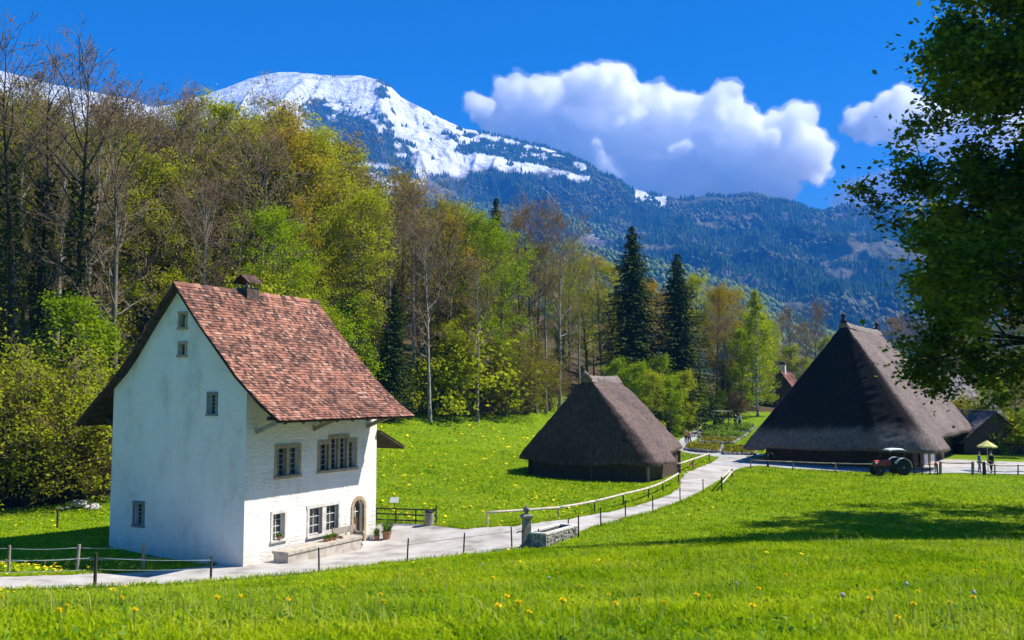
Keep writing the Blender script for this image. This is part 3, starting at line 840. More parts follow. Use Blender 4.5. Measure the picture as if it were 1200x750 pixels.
# door with arch frame
d_ = MB(); ins = [((x - 7.70) * .985 + 7.70, z) for x, z in arc]
d_.add([(x, .24, z) for x, z in ins] + [(x, .31, z) for x, z in ins], [tuple(range(len(arc))), tuple(range(2 * len(arc) - 1, len(arc) - 1, -1))] + [(i, i + len(arc), (i + 1) % len(arc) + len(arc), (i + 1) % len(arc)) for i in range(len(arc))])
for i in range(6): d_.box(7.32 + i * .13, 7.325 + i * .13, .228, .24, -.2, 1.35)
door = d_.build('door', M_door, wh)
MB().box(7.42, 7.98, .215, .238, 1.02, 1.55).build('window', M_glass, door)
m_ = MB(); m_.box(7.68, 7.72, .195, .214, 1.02, 1.55); m_.box(7.42, 7.98, .197, .213, 1.26, 1.30); m_.build('glazing_bar', M_sash, door)
MB().tube([(7.42, .16, .75), (7.42, .23, .75)], .03, 8).build('handle', M_iron, door)
a_ = MB(); oa = []
for x, z in [(dx1, dz0)] + [(7.70 + .42 * math.cos(t), dz1 + .42 * math.sin(t)) for t in np.linspace(0, math.pi, 13)] + [(dx0, dz0)]: oa.append((x, z))
ob = []
for x, z in [(dx1 + .17, dz0)] + [(7.70 + .59 * math.cos(t), dz1 + .59 * math.sin(t)) for t in np.linspace(0, math.pi, 13)] + [(dx0 - .17, dz0)]: ob.append((x, z))
for i in range(len(oa) - 1):
    q = [oa[i], oa[i + 1], ob[i + 1], ob[i]]
    a_.add([(x, -.045, z) for x, z in q] + [(x, .10, z) for x, z in q], [(0, 1, 2, 3), (7, 6, 5, 4), (0, 4, 5, 1), (2, 6, 7, 3), (1, 5, 6, 2), (3, 7, 4, 0)])
a_.build('door_frame', M_stone, wh)
MB().box(7.05, 8.35, -.75, .2, -.5, -.17).build('doorstep', M_plinth, wh)
# roof: boards, rafters, tiles
def prof_pt(s_, P=RP):
    pass
def resample(P, step):
    P = [Vector((0, y, z)) for y, z in P]; out = []; L = [0]
    for i in range(1, len(P)): L.append(L[-1] + (P[i] - P[i - 1]).length)
    n = int(L[-1] / step); r = []
    for k in range(n + 1):
        d = L[-1] * k / n
        i = max(j for j in range(len(L)) if L[j] <= d + 1e-9); i = min(i, len(P) - 2)
        r.append(P[i].lerp(P[i + 1], (d - L[i]) / (L[i + 1] - L[i])))
    return r
def tiled_slope(name, P, x0, x1, mat, parent, tw=.165, step=.165, seed=0, th=.022, xj=.006):
    """one roof slope, eave to ridge, covered course by course with plain tiles"""
    rs = random.Random(seed); mb = MB()
    R = resample(P, step)
    for i in range(len(R) - 1):
        a, c_ = R[i], R[i + 1]; d = (c_ - a).normalized(); nn = Vector((0, -d.z, d.y))
        if nn.z < 0: nn = -nn
        x = x0 - (tw / 2 if i % 2 else 0)
        while x < x1 - .02:
            xa, xb = max(x, x0), min(x + tw - .005, x1)
            j = rs.uniform(-xj, xj); lift = rs.uniform(0, .012); sag = .035 * (fbm(np.array([x * .35]), np.array([a.z * .5]), 3, 6)[0] - .5) * 2
            e = a - d * (.02 + j) + nn * (.042 + lift + sag); f_ = c_ + d * .05 + nn * (.012 + sag)
            v = [(xa, e.y, e.z), (xb, e.y + rs.uniform(-.004, .004), e.z + rs.uniform(-.004, .004)), (xb, f_.y, f_.z), (xa, f_.y, f_.z)]
            o = nn * th
            v += [(p[0], p[1] - o.y, p[2] - o.z) for p in v]
            mb.add(v, [(0, 1, 2, 3), (7, 6, 5, 4), (0, 4, 5, 1), (1, 5, 6, 2), (3, 2, 6, 7), (0, 3, 7, 4)], 0, rs.random())
            x += tw
    return mb.build(name, mat, parent, rnd=True)
X0, X1 = -.42, 9.24
boards = MB()
def slab(P, x0, x1, t0, t1, mb):
    """thin shell under the tiles following profile P"""
    pts = [Vector((0, y, z)) for y, z in P]; up = []; dn = []
    for i, p in enumerate(pts):
        d = (pts[min(i + 1, len(pts) - 1)] - pts[max(i - 1, 0)]).normalized(); nn = Vector((0, -d.z, d.y))
        if nn.z < 0: nn = -nn
        up.append(p - nn * t0); dn.append(p - nn * t1)
    n = len(pts); v = [(x0, p.y, p.z) for p in up] + [(x1, p.y, p.z) for p in up] + [(x0, p.y, p.z) for p in dn] + [(x1, p.y, p.z) for p in dn]
    f = []
    for i in range(n - 1):
        f += [(i, i + 1, n + i + 1, n + i), (2 * n + i, 3 * n + i, 3 * n + i + 1, 2 * n + i + 1), (i, 2 * n + i, 2 * n + i + 1, i + 1), (n + i, n + i + 1, 3 * n + i + 1, 3 * n + i)]
    f += [(0, n, 3 * n, 2 * n), (n - 1, 3 * n - 1, 4 * n - 1, 2 * n - 1)]
    mb.add(v, f)
slab(RP[:6], X0 + .02, X1 - .02, .03, .10, boards); slab(RP[5:], X0 + .02, X1 - .02, .03, .10, boards)
roof = boards.build('roof', M_beam, wh)
tiled_slope('roof_tiles', RP[:6], X0, X1, M_tile, roof, seed=1)
tiled_slope('roof_tiles', RP[5:][::-1], X0, X1, M_tile, roof, seed=2)
rt = MB()
for i in range(26):
    x = X0 + i * (X1 - X0) / 26; L_ = (X1 - X0) / 26
    for s_ in (-1, 1):
        rt.add([(x, 3.95, 11.80 + .02 * (i % 2)), (x + L_ + .03, 3.95, 11.815 + .02 * (i % 2)), (x + L_ + .03, 3.95 + s_ * .16, 11.64), (x, 3.95 + s_ * .16, 11.62), (x, 3.95, 11.77), (x + L_ + .03, 3.95, 11.78), (x + L_ + .03, 3.95 + s_ * .13, 11.60), (x, 3.95 + s_ * .13, 11.58)],
               [(0, 1, 2, 3), (7, 6, 5, 4), (0, 3, 7, 4), (1, 5, 6, 2), (3, 2, 6, 7)], 0)
rt.build('ridge_tiles', M_tile, roof, rnd=True)
for xx in np.linspace(.1, 8.95, 9):                      # rafter tails under both eaves
    m_ = MB(); m_.bar((xx, -2.05, 5.78), (xx, .05, 7.32), .13, .16); m_.build('rafter', M_beam, wh)
    m_ = MB(); m_.bar((xx, 9.85, 5.50), (xx, 7.85, 7.22), .13, .16); m_.build('rafter', M_beam, wh)
MB().box(X0 + .05, X1 - .05, -1.62, -1.44, 5.88, 6.04).build('eave_beam', M_beam, wh)
for xx in (.62, 4.3, 8.3):
    m_ = MB(); m_.bar((xx, .0, 5.35), (xx, -1.52, 5.92), .14, .18); m_.build('brace', M_greywood, wh)
    m_ = MB(); m_.bar((xx, 7.95, 5.1), (xx, 9.2, 5.85), .14, .18); m_.build('brace', M_beam, wh)
# small lean-to canopy at the far gable
cn = MB(); cn.add([(9.12, -.2, 5.1), (9.12, 3, 5.1), (11.3, 3, 4.2), (11.3, -.2, 4.2), (9.12, -.2, 5.0), (9.12, 3, 5.0), (11.3, 3, 4.1), (11.3, -.2, 4.1)], [(0, 1, 2, 3), (7, 6, 5, 4), (0, 3, 7, 4), (1, 5, 6, 2), (2, 6, 7, 3), (0, 4, 5, 1)])
can = cn.build('canopy', M_beam, wh)
cn = MB()
for i in range(10):
    for j in range(18):
        x = 9.14 + i * .215; z = 5.14 - i * .089; y = -.22 + j * .18
        cn.add([(x, y, z), (x, y + .17, z), (x + .25, y + .17, z - .09), (x + .25, y, z - .09)], [(0, 1, 2, 3)])
cn.build('canopy_tiles', M_tile, can, rnd=True)
# chimney with its own little tiled roof
ch = MB(); ch.box(4.55, 5.35, 3.60, 4.30, 11.2, 12.15)
chim = ch.build('chimney', pmat('smoked_brick', (.05, .04, .035), (.14, .10, .08), 6, .9, .5, 14), wh)
for x in (4.58, 4.83, 5.08, 5.27):
    for y in (3.63, 4.21): MB().box(x, x + .06, y, y + .06, 12.152, 12.38).build('vent_post', M_stone, chim)
m_ = MB()
for s_ in (-1, 1):
    for i in range(4):
        for j in range(6):
            y0 = 3.95 + s_ * (.52 - i * .13); y1 = 3.95 + s_ * (.52 - i * .13 - .16); z0 = 12.36 + i * .10; z1 = z0 + .12
            x = 4.44 + j * .17
            m_.add([(x, y0, z0 + .03), (x + .165, y0, z0 + .03), (x + .165, y1, z1 + .02), (x, y1, z1 + .02), (x, y0, z0), (x + .165, y0, z0), (x + .165, y1, z1 - .02), (x, y1, z1 - .02)],
                   [(0, 1, 2, 3), (7, 6, 5, 4), (0, 4, 5, 1), (1, 5, 6, 2), (2, 6, 7, 3), (3, 7, 4, 0)])
m_.build('chimney_roof', M_shingle_dark, chim, rnd=True)
chim.location = (-.85, 0, -.22)

def loc(x, y, z=None, ang=ANG, org=(-10.95, 38.88)):
    c, s = math.cos(ang), math.sin(ang)
    X = org[0] + c * x - s * y; Y = org[1] + s * x + c * y
    return Vector((X, Y, Hs(X, Y) if z is None else z))
# stone trough-bench in front of the wall, wooden bench, flower pots
M_benchst = pmat('worn_bench_stone', (.33, .29, .23), (.52, .47, .40), 3, .9, .6, 12)
pl = empty('stone_bench', loc(3.9, -.72, -.25), ANG, 'long low whitewashed stone bench along the sunny wall of the white house', 'bench')
m_ = MB(); m_.box(-2.5, 2.5, -.42, .36, -.3, .52); m_.build('base', M_benchst, pl)
m_ = MB(); m_.box(-2.56, 2.56, -.47, .40, .523, .64); m_.build('top', M_benchst, pl)
bc = empty('bench', loc(6.55, -.55, -.13), ANG, 'wooden bench with curved ends against the wall beside the arched door', 'bench')
MB().box(-1.25, .45, -.28, .20, .42, .49).build('seat', M_greywood, bc)
MB().box(-1.25, .45, .20, .25, .62, .92).build('backrest', M_greywood, bc)
for xx in (-1.2, .36):
    m_ = MB(); q = [(-.34, 0), (.28, 0), (.28, .95), (.22, .95), (.16, .66), (-.05, .62), (-.30, .66), (-.36, .55), (-.26, .42), (-.14, .25)]
    n = len(q); m_.add([(xx, y, z) for y, z in q] + [(xx + .09, y, z) for y, z in q], [tuple(range(n)), tuple(range(2 * n - 1, n - 1, -1))] + [(i, i + n, (i + 1) % n + n, (i + 1) % n) for i in range(n)])
    m_.build('bench_end', M_greywood, bc)
M_terra = pmat('terracotta', (.34, .17, .09), (.46, .25, .15), 8, .85, .2)
M_soil = pmat('soil', (.04, .028, .02), (.09, .065, .045), 12, .95, .6, 30)
M_potleaf = leafmat('pot_plant_leaves', (.06, .13, .015), (.16, .30, .04), .35, 0)
def blades(n, r0, h, spread, w, seed, droop=.5):
    rs = random.Random(seed); m_ = MB()
    for i in range(n):
        a = rs.uniform(0, 6.28); L = h * rs.uniform(.6, 1.1); sp = spread * rs.uniform(.2, 1)
        bx, by = r0 * math.cos(a) * rs.random(), r0 * math.sin(a) * rs.random(); px, py = -math.sin(a), math.cos(a)
        v = []
        for t in (0, .35, .7, 1):
            x = bx + math.cos(a) * sp * t ** 1.5; y = by + math.sin(a) * sp * t ** 1.5; z = L * (t - droop * t * t * (sp / spread)); ww = w * (1 - t ** 2 * .9)
            v += [(x + px * ww, y + py * ww, z), (x - px * ww, y - py * ww, z)]
        m_.add(v, [(0, 1, 3, 2), (2, 3, 5, 4), (4, 5, 7, 6)])
    return m_
def pot(p, r, h, ph, label, seed, wide=.5, mat=M_terra):
    t = empty('flower_pot', p, 0, label, 'flower pot', )
    MB().lathe([(r * .7, 0), (r * .95, h * .85), (r * 1.08, h * .86), (r * 1.08, h), (r * .9, h), (r * .88, h * .9)], 14).build('pot', mat, t, smooth=False)
    o = blades(130, r * .7, ph, wide, .022, seed).build('plant', M_potleaf, t, rnd=True); o.location = (0, 0, h * .88)
    return t
pot(loc(9.0, -.75), .24, .42, .85, 'terracotta pot with a tall leafy green plant at the corner past the arched door', 4, .5)
pot(loc(8.72, -.35), .15, .26, .5, 'small pot with a thin plant between the arched door and the house corner', 5, .2)
g_ = pot(loc(2.05, -.02, .745), .12, .14, .16, 'small round flower pot on the sill of the single ground floor window', 6, .15)
g_.location = loc(2.05, -.06, .745)
for i, xx in enumerate((4.35, 4.65, 4.95)):
    g_ = pot(loc(xx, -.75, .39), .13, .15, .2, ['flower pot with low plant on the stone bench, nearest the house corner', 'middle flower pot of three on the stone bench', 'flower pot on the stone bench, nearest the wooden bench'][i], 9 + i, .2)

# ------------------------------------------------------------------ thatched buildings
def thatch_roof(parent, L, W, xr0, xr1, zr, eave, rc, seed, mats, drop=.9, soffit=1.3, thick=.45, N=220, NV=70, rough=.10, conc=.25, hip_shade=.5, lowband=0):
    """hip roof; eave rectangle 0..L, 0..W with rounded corners rc; ridge xr0..xr1 at W/2"""
    pts = []
    def arc_(cx, cy, a0, a1, n=10): return [(cx + rc * math.cos(t), cy + rc * math.sin(t)) for t in np.linspace(a0, a1, n)]
    P = arc_(rc, rc, math.pi, 1.5 * math.pi) + arc_(L - rc, rc, 1.5 * math.pi, 2 * math.pi) + arc_(L - rc, W - rc, 0, .5 * math.pi) + arc_(rc, W - rc, .5 * math.pi, math.pi)
    P.append(P[0]); P = np.array(P); seg = np.r_[0, np.cumsum(np.hypot(*np.diff(P, axis=0).T))]
    s = np.linspace(0, seg[-1], N, endpoint=False)
    ex = np.interp(s, seg, P[:, 0]); ey = np.interp(s, seg, P[:, 1])
    ez = np.array([eave(x, y)[0] for x, y in zip(ex, ey)]); eo = np.array([eave(x, y)[1] for x, y in zip(ex, ey)])
    # outward growth of the eave
    cx, cy = np.clip(ex, rc, L - rc), np.clip(ey, rc, W - rc)
    nx, ny = ex - cx, ey - cy; ln = np.hypot(nx, ny) + 1e-9; nx /= ln; ny /= ln
    ex = ex + nx * eo; ey = ey + ny * eo
    # target on the ridge, spread so that long sides run straight up and hips converge
    rz_ = np.array([eave(x, y)[2] for x, y in zip(ex, ey)])
    tx = np.interp(ex, [0, L], [xr0, xr1]); hip0 = (ex < rc * 1.0) ; hip1 = (ex > L - rc * 1.0)
    tx = np.where(hip0, xr0, np.where(hip1, xr1, tx)); ty = np.full(N, W / 2) + np.clip((ey - W / 2) / (W / 2), -1, 1) * .12
    v0 = rz_ / (zr - ez); ex = ex + (tx - ex) * v0; ey = ey + (ty - ey) * v0; ez = ez + rz_
    rows = []
    rows.append((ex - nx * soffit, ey - ny * soffit, ez - .05 + soffit * .15))
    rows.append((ex - nx * thick * .55, ey - ny * thick * .55, ez - thick * .30))
    rows.append((ex - nx * .06, ey - ny * .06, ez - thick * .12))
    for k in range(NV + 1):
        v = k / NV
        x = ex + (tx - ex) * v; y = ey + (ty - ey) * v
        z = ez + thick * .35 * min(1, v * 14) ** .5 + (zr - ez - thick * .35) * (v * (1 - conc) + conc * v * v)
        rows.append((x, y, z))
    X = np.array([r[0] for r in rows]); Y = np.array([r[1] for r in rows]); Z = np.array([r[2] for r in rows])
    # coursed roughness of the straw
    dn = (fbm(X * 1.6 + Y * 1.1, Z * 2.6 + Y * .4, 5, seed) - .5) * 2 * rough + (fbm(X * .3, Y * .3 + Z * .3, 3, seed + 3) - .5) * 2 * rough * 1.3
    dn[:1] = 0; dn[-1:] = 0
    X = X + nx[None] * dn; Y = Y + ny[None] * dn; Z = Z + dn * .6
    nr = len(rows)
    V = np.c_[X.ravel(), Y.ravel(), Z.ravel()]
    i0 = np.arange(nr - 1)[:, None] * N + np.arange(N)[None]; i1 = np.arange(nr - 1)[:, None] * N + (np.arange(N) + 1)[None] % N
    F = np.stack([i0, i1, i1 + N, i0 + N], -1).reshape(-1, 4)
    me = npmesh('roof', V, F)
    me.polygons.foreach_set('use_smooth', np.ones(len(F), bool))
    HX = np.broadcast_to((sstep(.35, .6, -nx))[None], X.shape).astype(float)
    shd = HX * hip_shade * sstep(.0, 1.0, (Z - ez[None] - lowband + 1.4 * (fbm(X * .9 + Y * .9, Z * .5, 4, seed + 8) - .5)) / 1.0)  # painted shade on the near hip end and its corners
    a_ = me.attributes.new('hip_shade', 'FLOAT', 'POINT'); a_.data.foreach_set('value', np.clip(shd, 0, 1).ravel().astype(np.float32))
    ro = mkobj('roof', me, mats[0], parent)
    # ragged straw ends along the eave
    rs = random.Random(seed); m_ = MB()
    for q in range(int(seg[-1] * 26)):
        u = rs.random() * N; i = int(u) % N; j = (i + 1) % N; t = u - int(u)
        x = ex[i] * (1 - t) + ex[j] * t; y = ey[i] * (1 - t) + ey[j] * t; z = ez[i] * (1 - t) + ez[j] * t
        o = rs.uniform(-.16, .06); ll = rs.uniform(.08, .26); w = .03
        x += nx[i] * o; y += ny[i] * o; z += rs.uniform(-.1, .12)
        m_.add([(x - ny[i] * w, y + nx[i] * w, z + .1), (x + ny[i] * w, y - nx[i] * w, z + .1), (x + nx[i] * .05, y + ny[i] * .05, z - ll)], [(0, 1, 2)])
    m_.build('straw_fringe', mats[0], ro)
    # thicker cap of straw along the ridge
    m_ = MB(); nn = 24; pr = [(-.55, -.42), (-.34, -.05), (-.12, .14), (.12, .14), (.34, -.05), (.55, -.42)]
    v = []
    for k in range(nn + 1):
        x = xr0 - .15 + (xr1 - xr0 + .3) * k / nn; dz = -.08 * math.sin(math.pi * k / nn) + rs.uniform(-.03, .03)
        v += [(x, W / 2 + a * (.9 + rs.uniform(0, .15)), zr + c_ + dz) for a, c_ in pr]
    f = []
    for k in range(nn):
        for j in range(5): f.append((k * 6 + j, k * 6 + j + 1, (k + 1) * 6 + j + 1, (k + 1) * 6 + j))
    f += [tuple(range(5, -1, -1)), tuple(nn * 6 + j for j in range(6))]
    m_.add(v, f); m_.build('ridge_cap', mats[1], ro, smooth=False)
    return ro
def log_walls(parent, x0, x1, y0, y1, z0, z1, course=.24, skip=None):
    m_ = MB(); z = z0; i = 0
    while z < z1:
        o = (i % 2) * .02
        for (p, q) in (((x0 - .25, y0, z), (x1 + .25, y0, z)), ((x0 - .25, y1, z), (x1 + .25, y1, z)), ((x0, y0 - .25, z + .1), (x0, y1 + .25, z + .1)), ((x1, y0 - .25, z + .1), (x1, y1 + .25, z + .1))):
            m_.bar(Vector(p) + Vector((0, 0, course / 2)), Vector(q) + Vector((0, 0, course / 2)), .2 + o, course * .94)
        z += course; i += 1
    w = m_.build('wall', M_wood, parent)
    return w
# small thatched hut
A2 = ANG
hut = empty('thatched_hut', (10.3, 67.3, .45), A2, 'small hut with brown thatched hip roof on low dark log walls beside the path', 'hut')
def eave_hut(x, y):
    k = sstep(4.6, 5.1, x) * (y < 3) * sstep(11, 10.3, x)
    return 1.35 + .10 * math.sin(x * .9 + y * .7) + .15 * sstep(6, 11, y), .0, .75 * k
ro = thatch_roof(hut, 9.6, 11.6, 1.1, 7.0, 7.75, eave_hut, 1.3, 51, (M_thatch, M_ridge), conc=-.04, rough=.06, hip_shade=.62, lowband=-1)
m_ = MB(); m_.tube([(.95, 5.45, 7.45), (.8, 5.6, 7.75), (.85, 5.8, 7.95), (1.0, 6.1, 7.75), (1.05, 6.2, 7.45)], [.16, .2, .22, .2, .15], 8); m_.build('ridge_knot', M_thatchb, ro, smooth=True)
w = log_walls(hut, 1.15, 8.4, 1.15, 10.5, -.3, 1.75)
for (x, y) in ((1.02, 1.05), (1.02, 5.6), (1.02, 10.55), (8.4, 1.05)): MB().box(x - .12, x + .12, y - .12, y + .12, -.3, 1.8).build('corner_post', M_greywood if y == 1.05 and x < 2 else M_wood, hut)
MB().box(.95, 1.10, 5.45, 5.62, .2, 1.5).build('plank', M_greywood, hut)
m_ = MB(); m_.box(.6, 9, .75, 10.9, -.8, -.05); m_.build('foundation', M_stoned, hut)

# large thatched farmhouse
A3 = math.atan2(.834, .552)
fh = empty('thatched_farmhouse', (33.6, 76.0, .7), A3, 'large farmhouse under a huge steep dark thatched roof with two ridge finials', 'farmhouse')
def eave_fh(x, y):
    k = sstep(4.6, 4.8, x) * (y < 4)
    return 1.55 - .25 * (y > 13.5) * (x < 3) + .05 * math.sin(x * .8 + y * .5), .8 * (y < 4), 1.0 * k
ro = thatch_roof(fh, 29, 15.7, 5.6, 18.6, 12.55, eave_fh, .5, 77, (M_thatchb, M_ridge), N=300, NV=90, rough=.035, conc=.04, thick=.55, soffit=2.0, hip_shade=1, lowband=1.2)
for xx in (5.5, 18.7):
    m_ = MB(); m_.lathe([(.05, 0), (.30, .05), (.24, .35), (.12, .5), (.20, .65), (.22, .78), (.10, .92), (.02, 1.0)], 10, (xx, 7.85, 12.55)); m_.build('ridge_finial', M_iron, ro, smooth=True)
# straw roll down the near hip
m_ = MB(); P0 = Vector((5.4, 7.75, 12.5)); P1 = Vector((.7, .55, 1.95)); q = [P0.lerp(P1, t) + Vector((-.05, -.05, -.35 * math.sin(math.pi * t) * 1.6 + .02)) for t in np.linspace(.02, .62, 26)]
m_.tube(q, [.13 + .03 * math.sin(i * 2.1) for i in range(26)], 7); m_.build('hip_roll', M_beam, ro, smooth=True)
w = log_walls(fh, 2.0, 24, 1.9, 13.8, -.3, 2.2, .28)
m_ = MB(); m_.box(5.2, 10.2, 1.4, 1.72, -.3, 2.35); m_.build('plaster_wall', M_plaster, fh)
d = MB().box(7.0, 8.0, 1.34, 1.40, -.1, 1.9).build('door', M_door, fh); MB().box(7.82, 7.9, 1.30, 1.34, .85, .93).build('handle', M_iron, d)
for (x, y) in ((1.9, 1.8), (1.9, 6), (1.9, 10), (1.9, 13.9), (5.1, 1.5), (10.3, 1.5), (15, 1.5)): MB().box(x - .13, x + .13, y - .13, y + .13, -.3, 2.25).build('post', M_greywood if y < 2 and x > 3 else M_wood, fh)
m_ = MB(); m_.box(1.6, 24.3, 1.5, 14.2, -1.0, -.02); m_.build('foundation', M_stoned, fh)

# ------------------------------------------------------------------ houses farther off
def simple_house(name, p, ang, L, W, hw, hr, over, mat_w, mat_r, label, cat, tw=.3, step=.24, chim_=None, seed=3, zb=-1.0):
    t = empty(name, p, ang, label, cat)
    m_ = MB(); pr = [(0, zb), (W, zb), (W, hw), (W / 2, hr - .12), (0, hw)]
    m_.add([(0, y, z) for y, z in pr] + [(L, y, z) for y, z in pr], [(4, 3, 2, 1, 0), (5, 6, 7, 8, 9)] + [(i, (i + 1) % 5, (i + 1) % 5 + 5, i + 5) for i in range(5)])
    m_.build('wall', mat_w, t)
    sl = (hr - hw) / (W / 2)
    P1 = [(-over, hw - sl * over), (W / 2, hr)]; P2 = [(W + over, hw - sl * over), (W / 2, hr)]
    bo = MB(); slab(P1, -over * .6, L + over * .6, .03, .14, bo); slab(P2, -over * .6, L + over * .6, .03, .14, bo)
    r = bo.build('roof', M_beam, t)
    tiled_slope('roof_tiles', P1, -over * .6 - .02, L + over * .6 + .02, mat_r, r, tw, step, seed, .04, .02)
    tiled_slope('roof_tiles', P2, -over * .6 - .02, L + over * .6 + .02, mat_r, r, tw, step, seed + 1, .04, .02)
    m_ = MB(); m_.bar((-over * .6, W / 2, hr + .08), (L + over * .6, W / 2, hr + .08), .3, .1); m_.build('ridge_board', M_greywood if mat_r is M_shingle else mat_r, r)
    if chim_:
        m_ = MB(); x, y, z = chim_; m_.box(x, x + .9, y, y + .9, z - 1.2, z + .9); c_ = m_.build('chimney', M_plinth, t)
        m_ = MB(); m_.box(x - .1, x + 1., y - .1, y + 1., z + .902, z + 1.05); m_.box(x + .05, x + .85, y + .05, y + .85, z + 1.052, z + 1.3); m_.build('chimney_cap', M_tile2, c_)
    return t
p = at(905, 478, 150)
rh = simple_house('house', (p[0] + 3.6, 146, 1.6), ANG, 7, 6.5, 4.2, 8.8, .8, M_wood, M_tile2, 'distant brown house with reddish tiled roof and white chimney behind the birch', 'house', chim_=(1.2, 2.8, 8.9))
bh = simple_house('barn', (50.0, 113.9, 1.2), .35, 12.5, 16, 2.9, 8.5, .8, M_wood, M_shingle, 'barn with broad grey shingled roof behind the large thatched farmhouse', 'barn', seed=9)
p = at(1170, 545, 92)
sh = simple_house('shed', (p[0] + 4.6, p[1] + 3, .8), ANG + .5, 7, 6.5, 1.6, 4.3, .5, M_wood, M_shingle, 'low dark timber shed with moss-grown sloping roof beyond the farmhouse entrance', 'shed', seed=12)
# ------------------------------------------------------------------ trees
M_bark = pmat('bark', (.08, .065, .048), (.22, .185, .145), 2.5, .95, .6, 9, stretch=(1, 1, .3), dist=.05, coord='Object')
M_barkl = pmat('pale_bark', (.18, .165, .14), (.38, .35, .31), 2.5, .95, .5, 9, stretch=(1, 1, .3), dist=.04)
M_birchbark = pmat('birch_bark', (.10, .095, .09), (.62, .60, .56), 2.0, .85, .3, 9, stretch=(1, 1, 2.5))
M_barkd = pmat('dark_bark', (.022, .019, .015), (.06, .052, .04), 2.5, .95, .5, 9, stretch=(1, 1, .3), dist=.05)
M_twig = leafmat('bare_twigs', (.15, .105, .068), (.33, .24, .16), 0, .3)
M_lime = leafmat('spring_leaves', (.12, .165, .006), (.31, .375, .014), .48, .35, c3=(.43, .44, .025))
M_green = leafmat('fresh_green_leaves', (.11, .185, .005), (.30, .44, .010), .48, .35)
M_olive = leafmat('olive_leaves', (.11, .115, .008), (.29, .29, .018), .45, .3)
M_gold = leafmat('golden_leaves', (.19, .16, .010), (.46, .36, .025), .42, .35)
M_rust = leafmat('budding_brown_leaves', (.15, .105, .035), (.34, .235, .075), .35, .35)
M_needle = leafmat('spruce_needles', (.028, .050, .014), (.080, .115, .026), .05, .3)
M_ivy = leafmat('ivy_leaves', (.016, .028, .007), (.06, .08, .016), .1, .2)
M_maple = leafmat('deep_green_leaves', (.032, .070, .006), (.14, .21, .012), .44, .0, c3=(.33, .36, .025))

def grow(rs, p, d, L, r, lev, maxlev, out, tips, P, first=False):
    """one limb and its side shoots; out collects (points, radii, level), tips (position, direction)"""
    n = 5 if lev == 0 else (4 if lev < maxlev else 3)
    pts = [p]; dd = d.copy(); q = p.copy()
    for i in range(n):
        dd = dd + rs.normal(0, P['wig'], 3) + np.array([0, 0, P['up'] * (1 if lev else .3)])
        dd /= np.linalg.norm(dd); q = q + dd * L / n; pts.append(q.copy())
    rr = [r * (1 - .75 * i / n) for i in range(n + 1)]
    out.append((pts, rr, lev))
    tips.append((pts[-1], dd, lev))
    if lev >= maxlev: return
    k = P['kids'][lev]
    for j in range(k):
        t = P['t0'] + (1 - P['t0']) * (j + rs.rand()) / k
        f = t * n; i = min(int(f), n - 1); base = pts[i] * (1 - (f - i)) + pts[i + 1] * (f - i)
        ax = pts[i + 1] - pts[i]; ax /= np.linalg.norm(ax)
        s = rs.normal(0, 1, 3); s -= ax * s.dot(ax); s /= np.linalg.norm(s)
        a = rad(rs.uniform(*P['ang']))
        nd = ax * math.cos(a) + s * math.sin(a)
        grow(rs, base, nd, L * rs.uniform(.35, .62) * (1.15 - .55 * t), r * .45 * (1.1 - .5 * t), lev + 1, maxlev, out, tips, P)
def tree_skeleton(seed, Ht, r0, cb, R, nl, kids, ang=(35, 65), limb_ang=(35, 80), up=.06, wig=.10, lean=.03, env='oval', t0=.25, trunk_top=1.0, fork=False):
    rs = np.random.RandomState(seed); out = []; tips = []
    n = 14; pts = []; x = np.zeros(3); d = np.array([rs.normal(0, lean), rs.normal(0, lean), 1.0])
    for i in range(n + 1):
        pts.append(x.copy()); dd = d + np.r_[rs.normal(0, .035, 2), 0]; x = x + dd * Ht * trunk_top / n
    rr = [r0 * (1.25 if i == 0 else 1) * (1 - .93 * (i / n) ** 1.1) for i in range(n + 1)]
    out.append((pts, rr, -1))
    tips.append((pts[-1], d, 1))
    P = dict(up=up, wig=wig, kids=kids, ang=ang, t0=t0)
    for j in range(nl):
        h = cb + (1 - cb) * ((j + rs.rand()) / nl) ** .9
        u = (h - cb) / (1 - cb)
        e = {'oval': math.sin(math.pi * min(1, (.12 + .86 * u))) ** .7, 'vase': .35 + .75 * u * (1.25 - u) * 1.8, 'cone': (1 - u) ** .8 + .08, 'dome': (1 - u ** 2.2) ** .5 + .05, 'spire': (.75 + .25 * min(1, u * 5)) * (1 - u) ** .62 + .06}[env]
        f = h * n / trunk_top; i = min(int(f), n - 1); fr = min(f - i, 1)
        b = pts[i] * (1 - fr) + pts[i + 1] * fr
        a = rs.uniform(0, 6.283) if True else j * 2.4; la = rad(limb_ang[1] + (limb_ang[0] - limb_ang[1]) * u + rs.normal(0, 7))
        dv = np.array([math.cos(a) * math.sin(la), math.sin(a) * math.sin(la), math.cos(la)])
        grow(rs, b, dv, R * e * rs.uniform(.75, 1.1) / max(.5, math.sin(la)), rr[i] * .42 + .012, 0, len(kids), out, tips, P)
    return out, tips
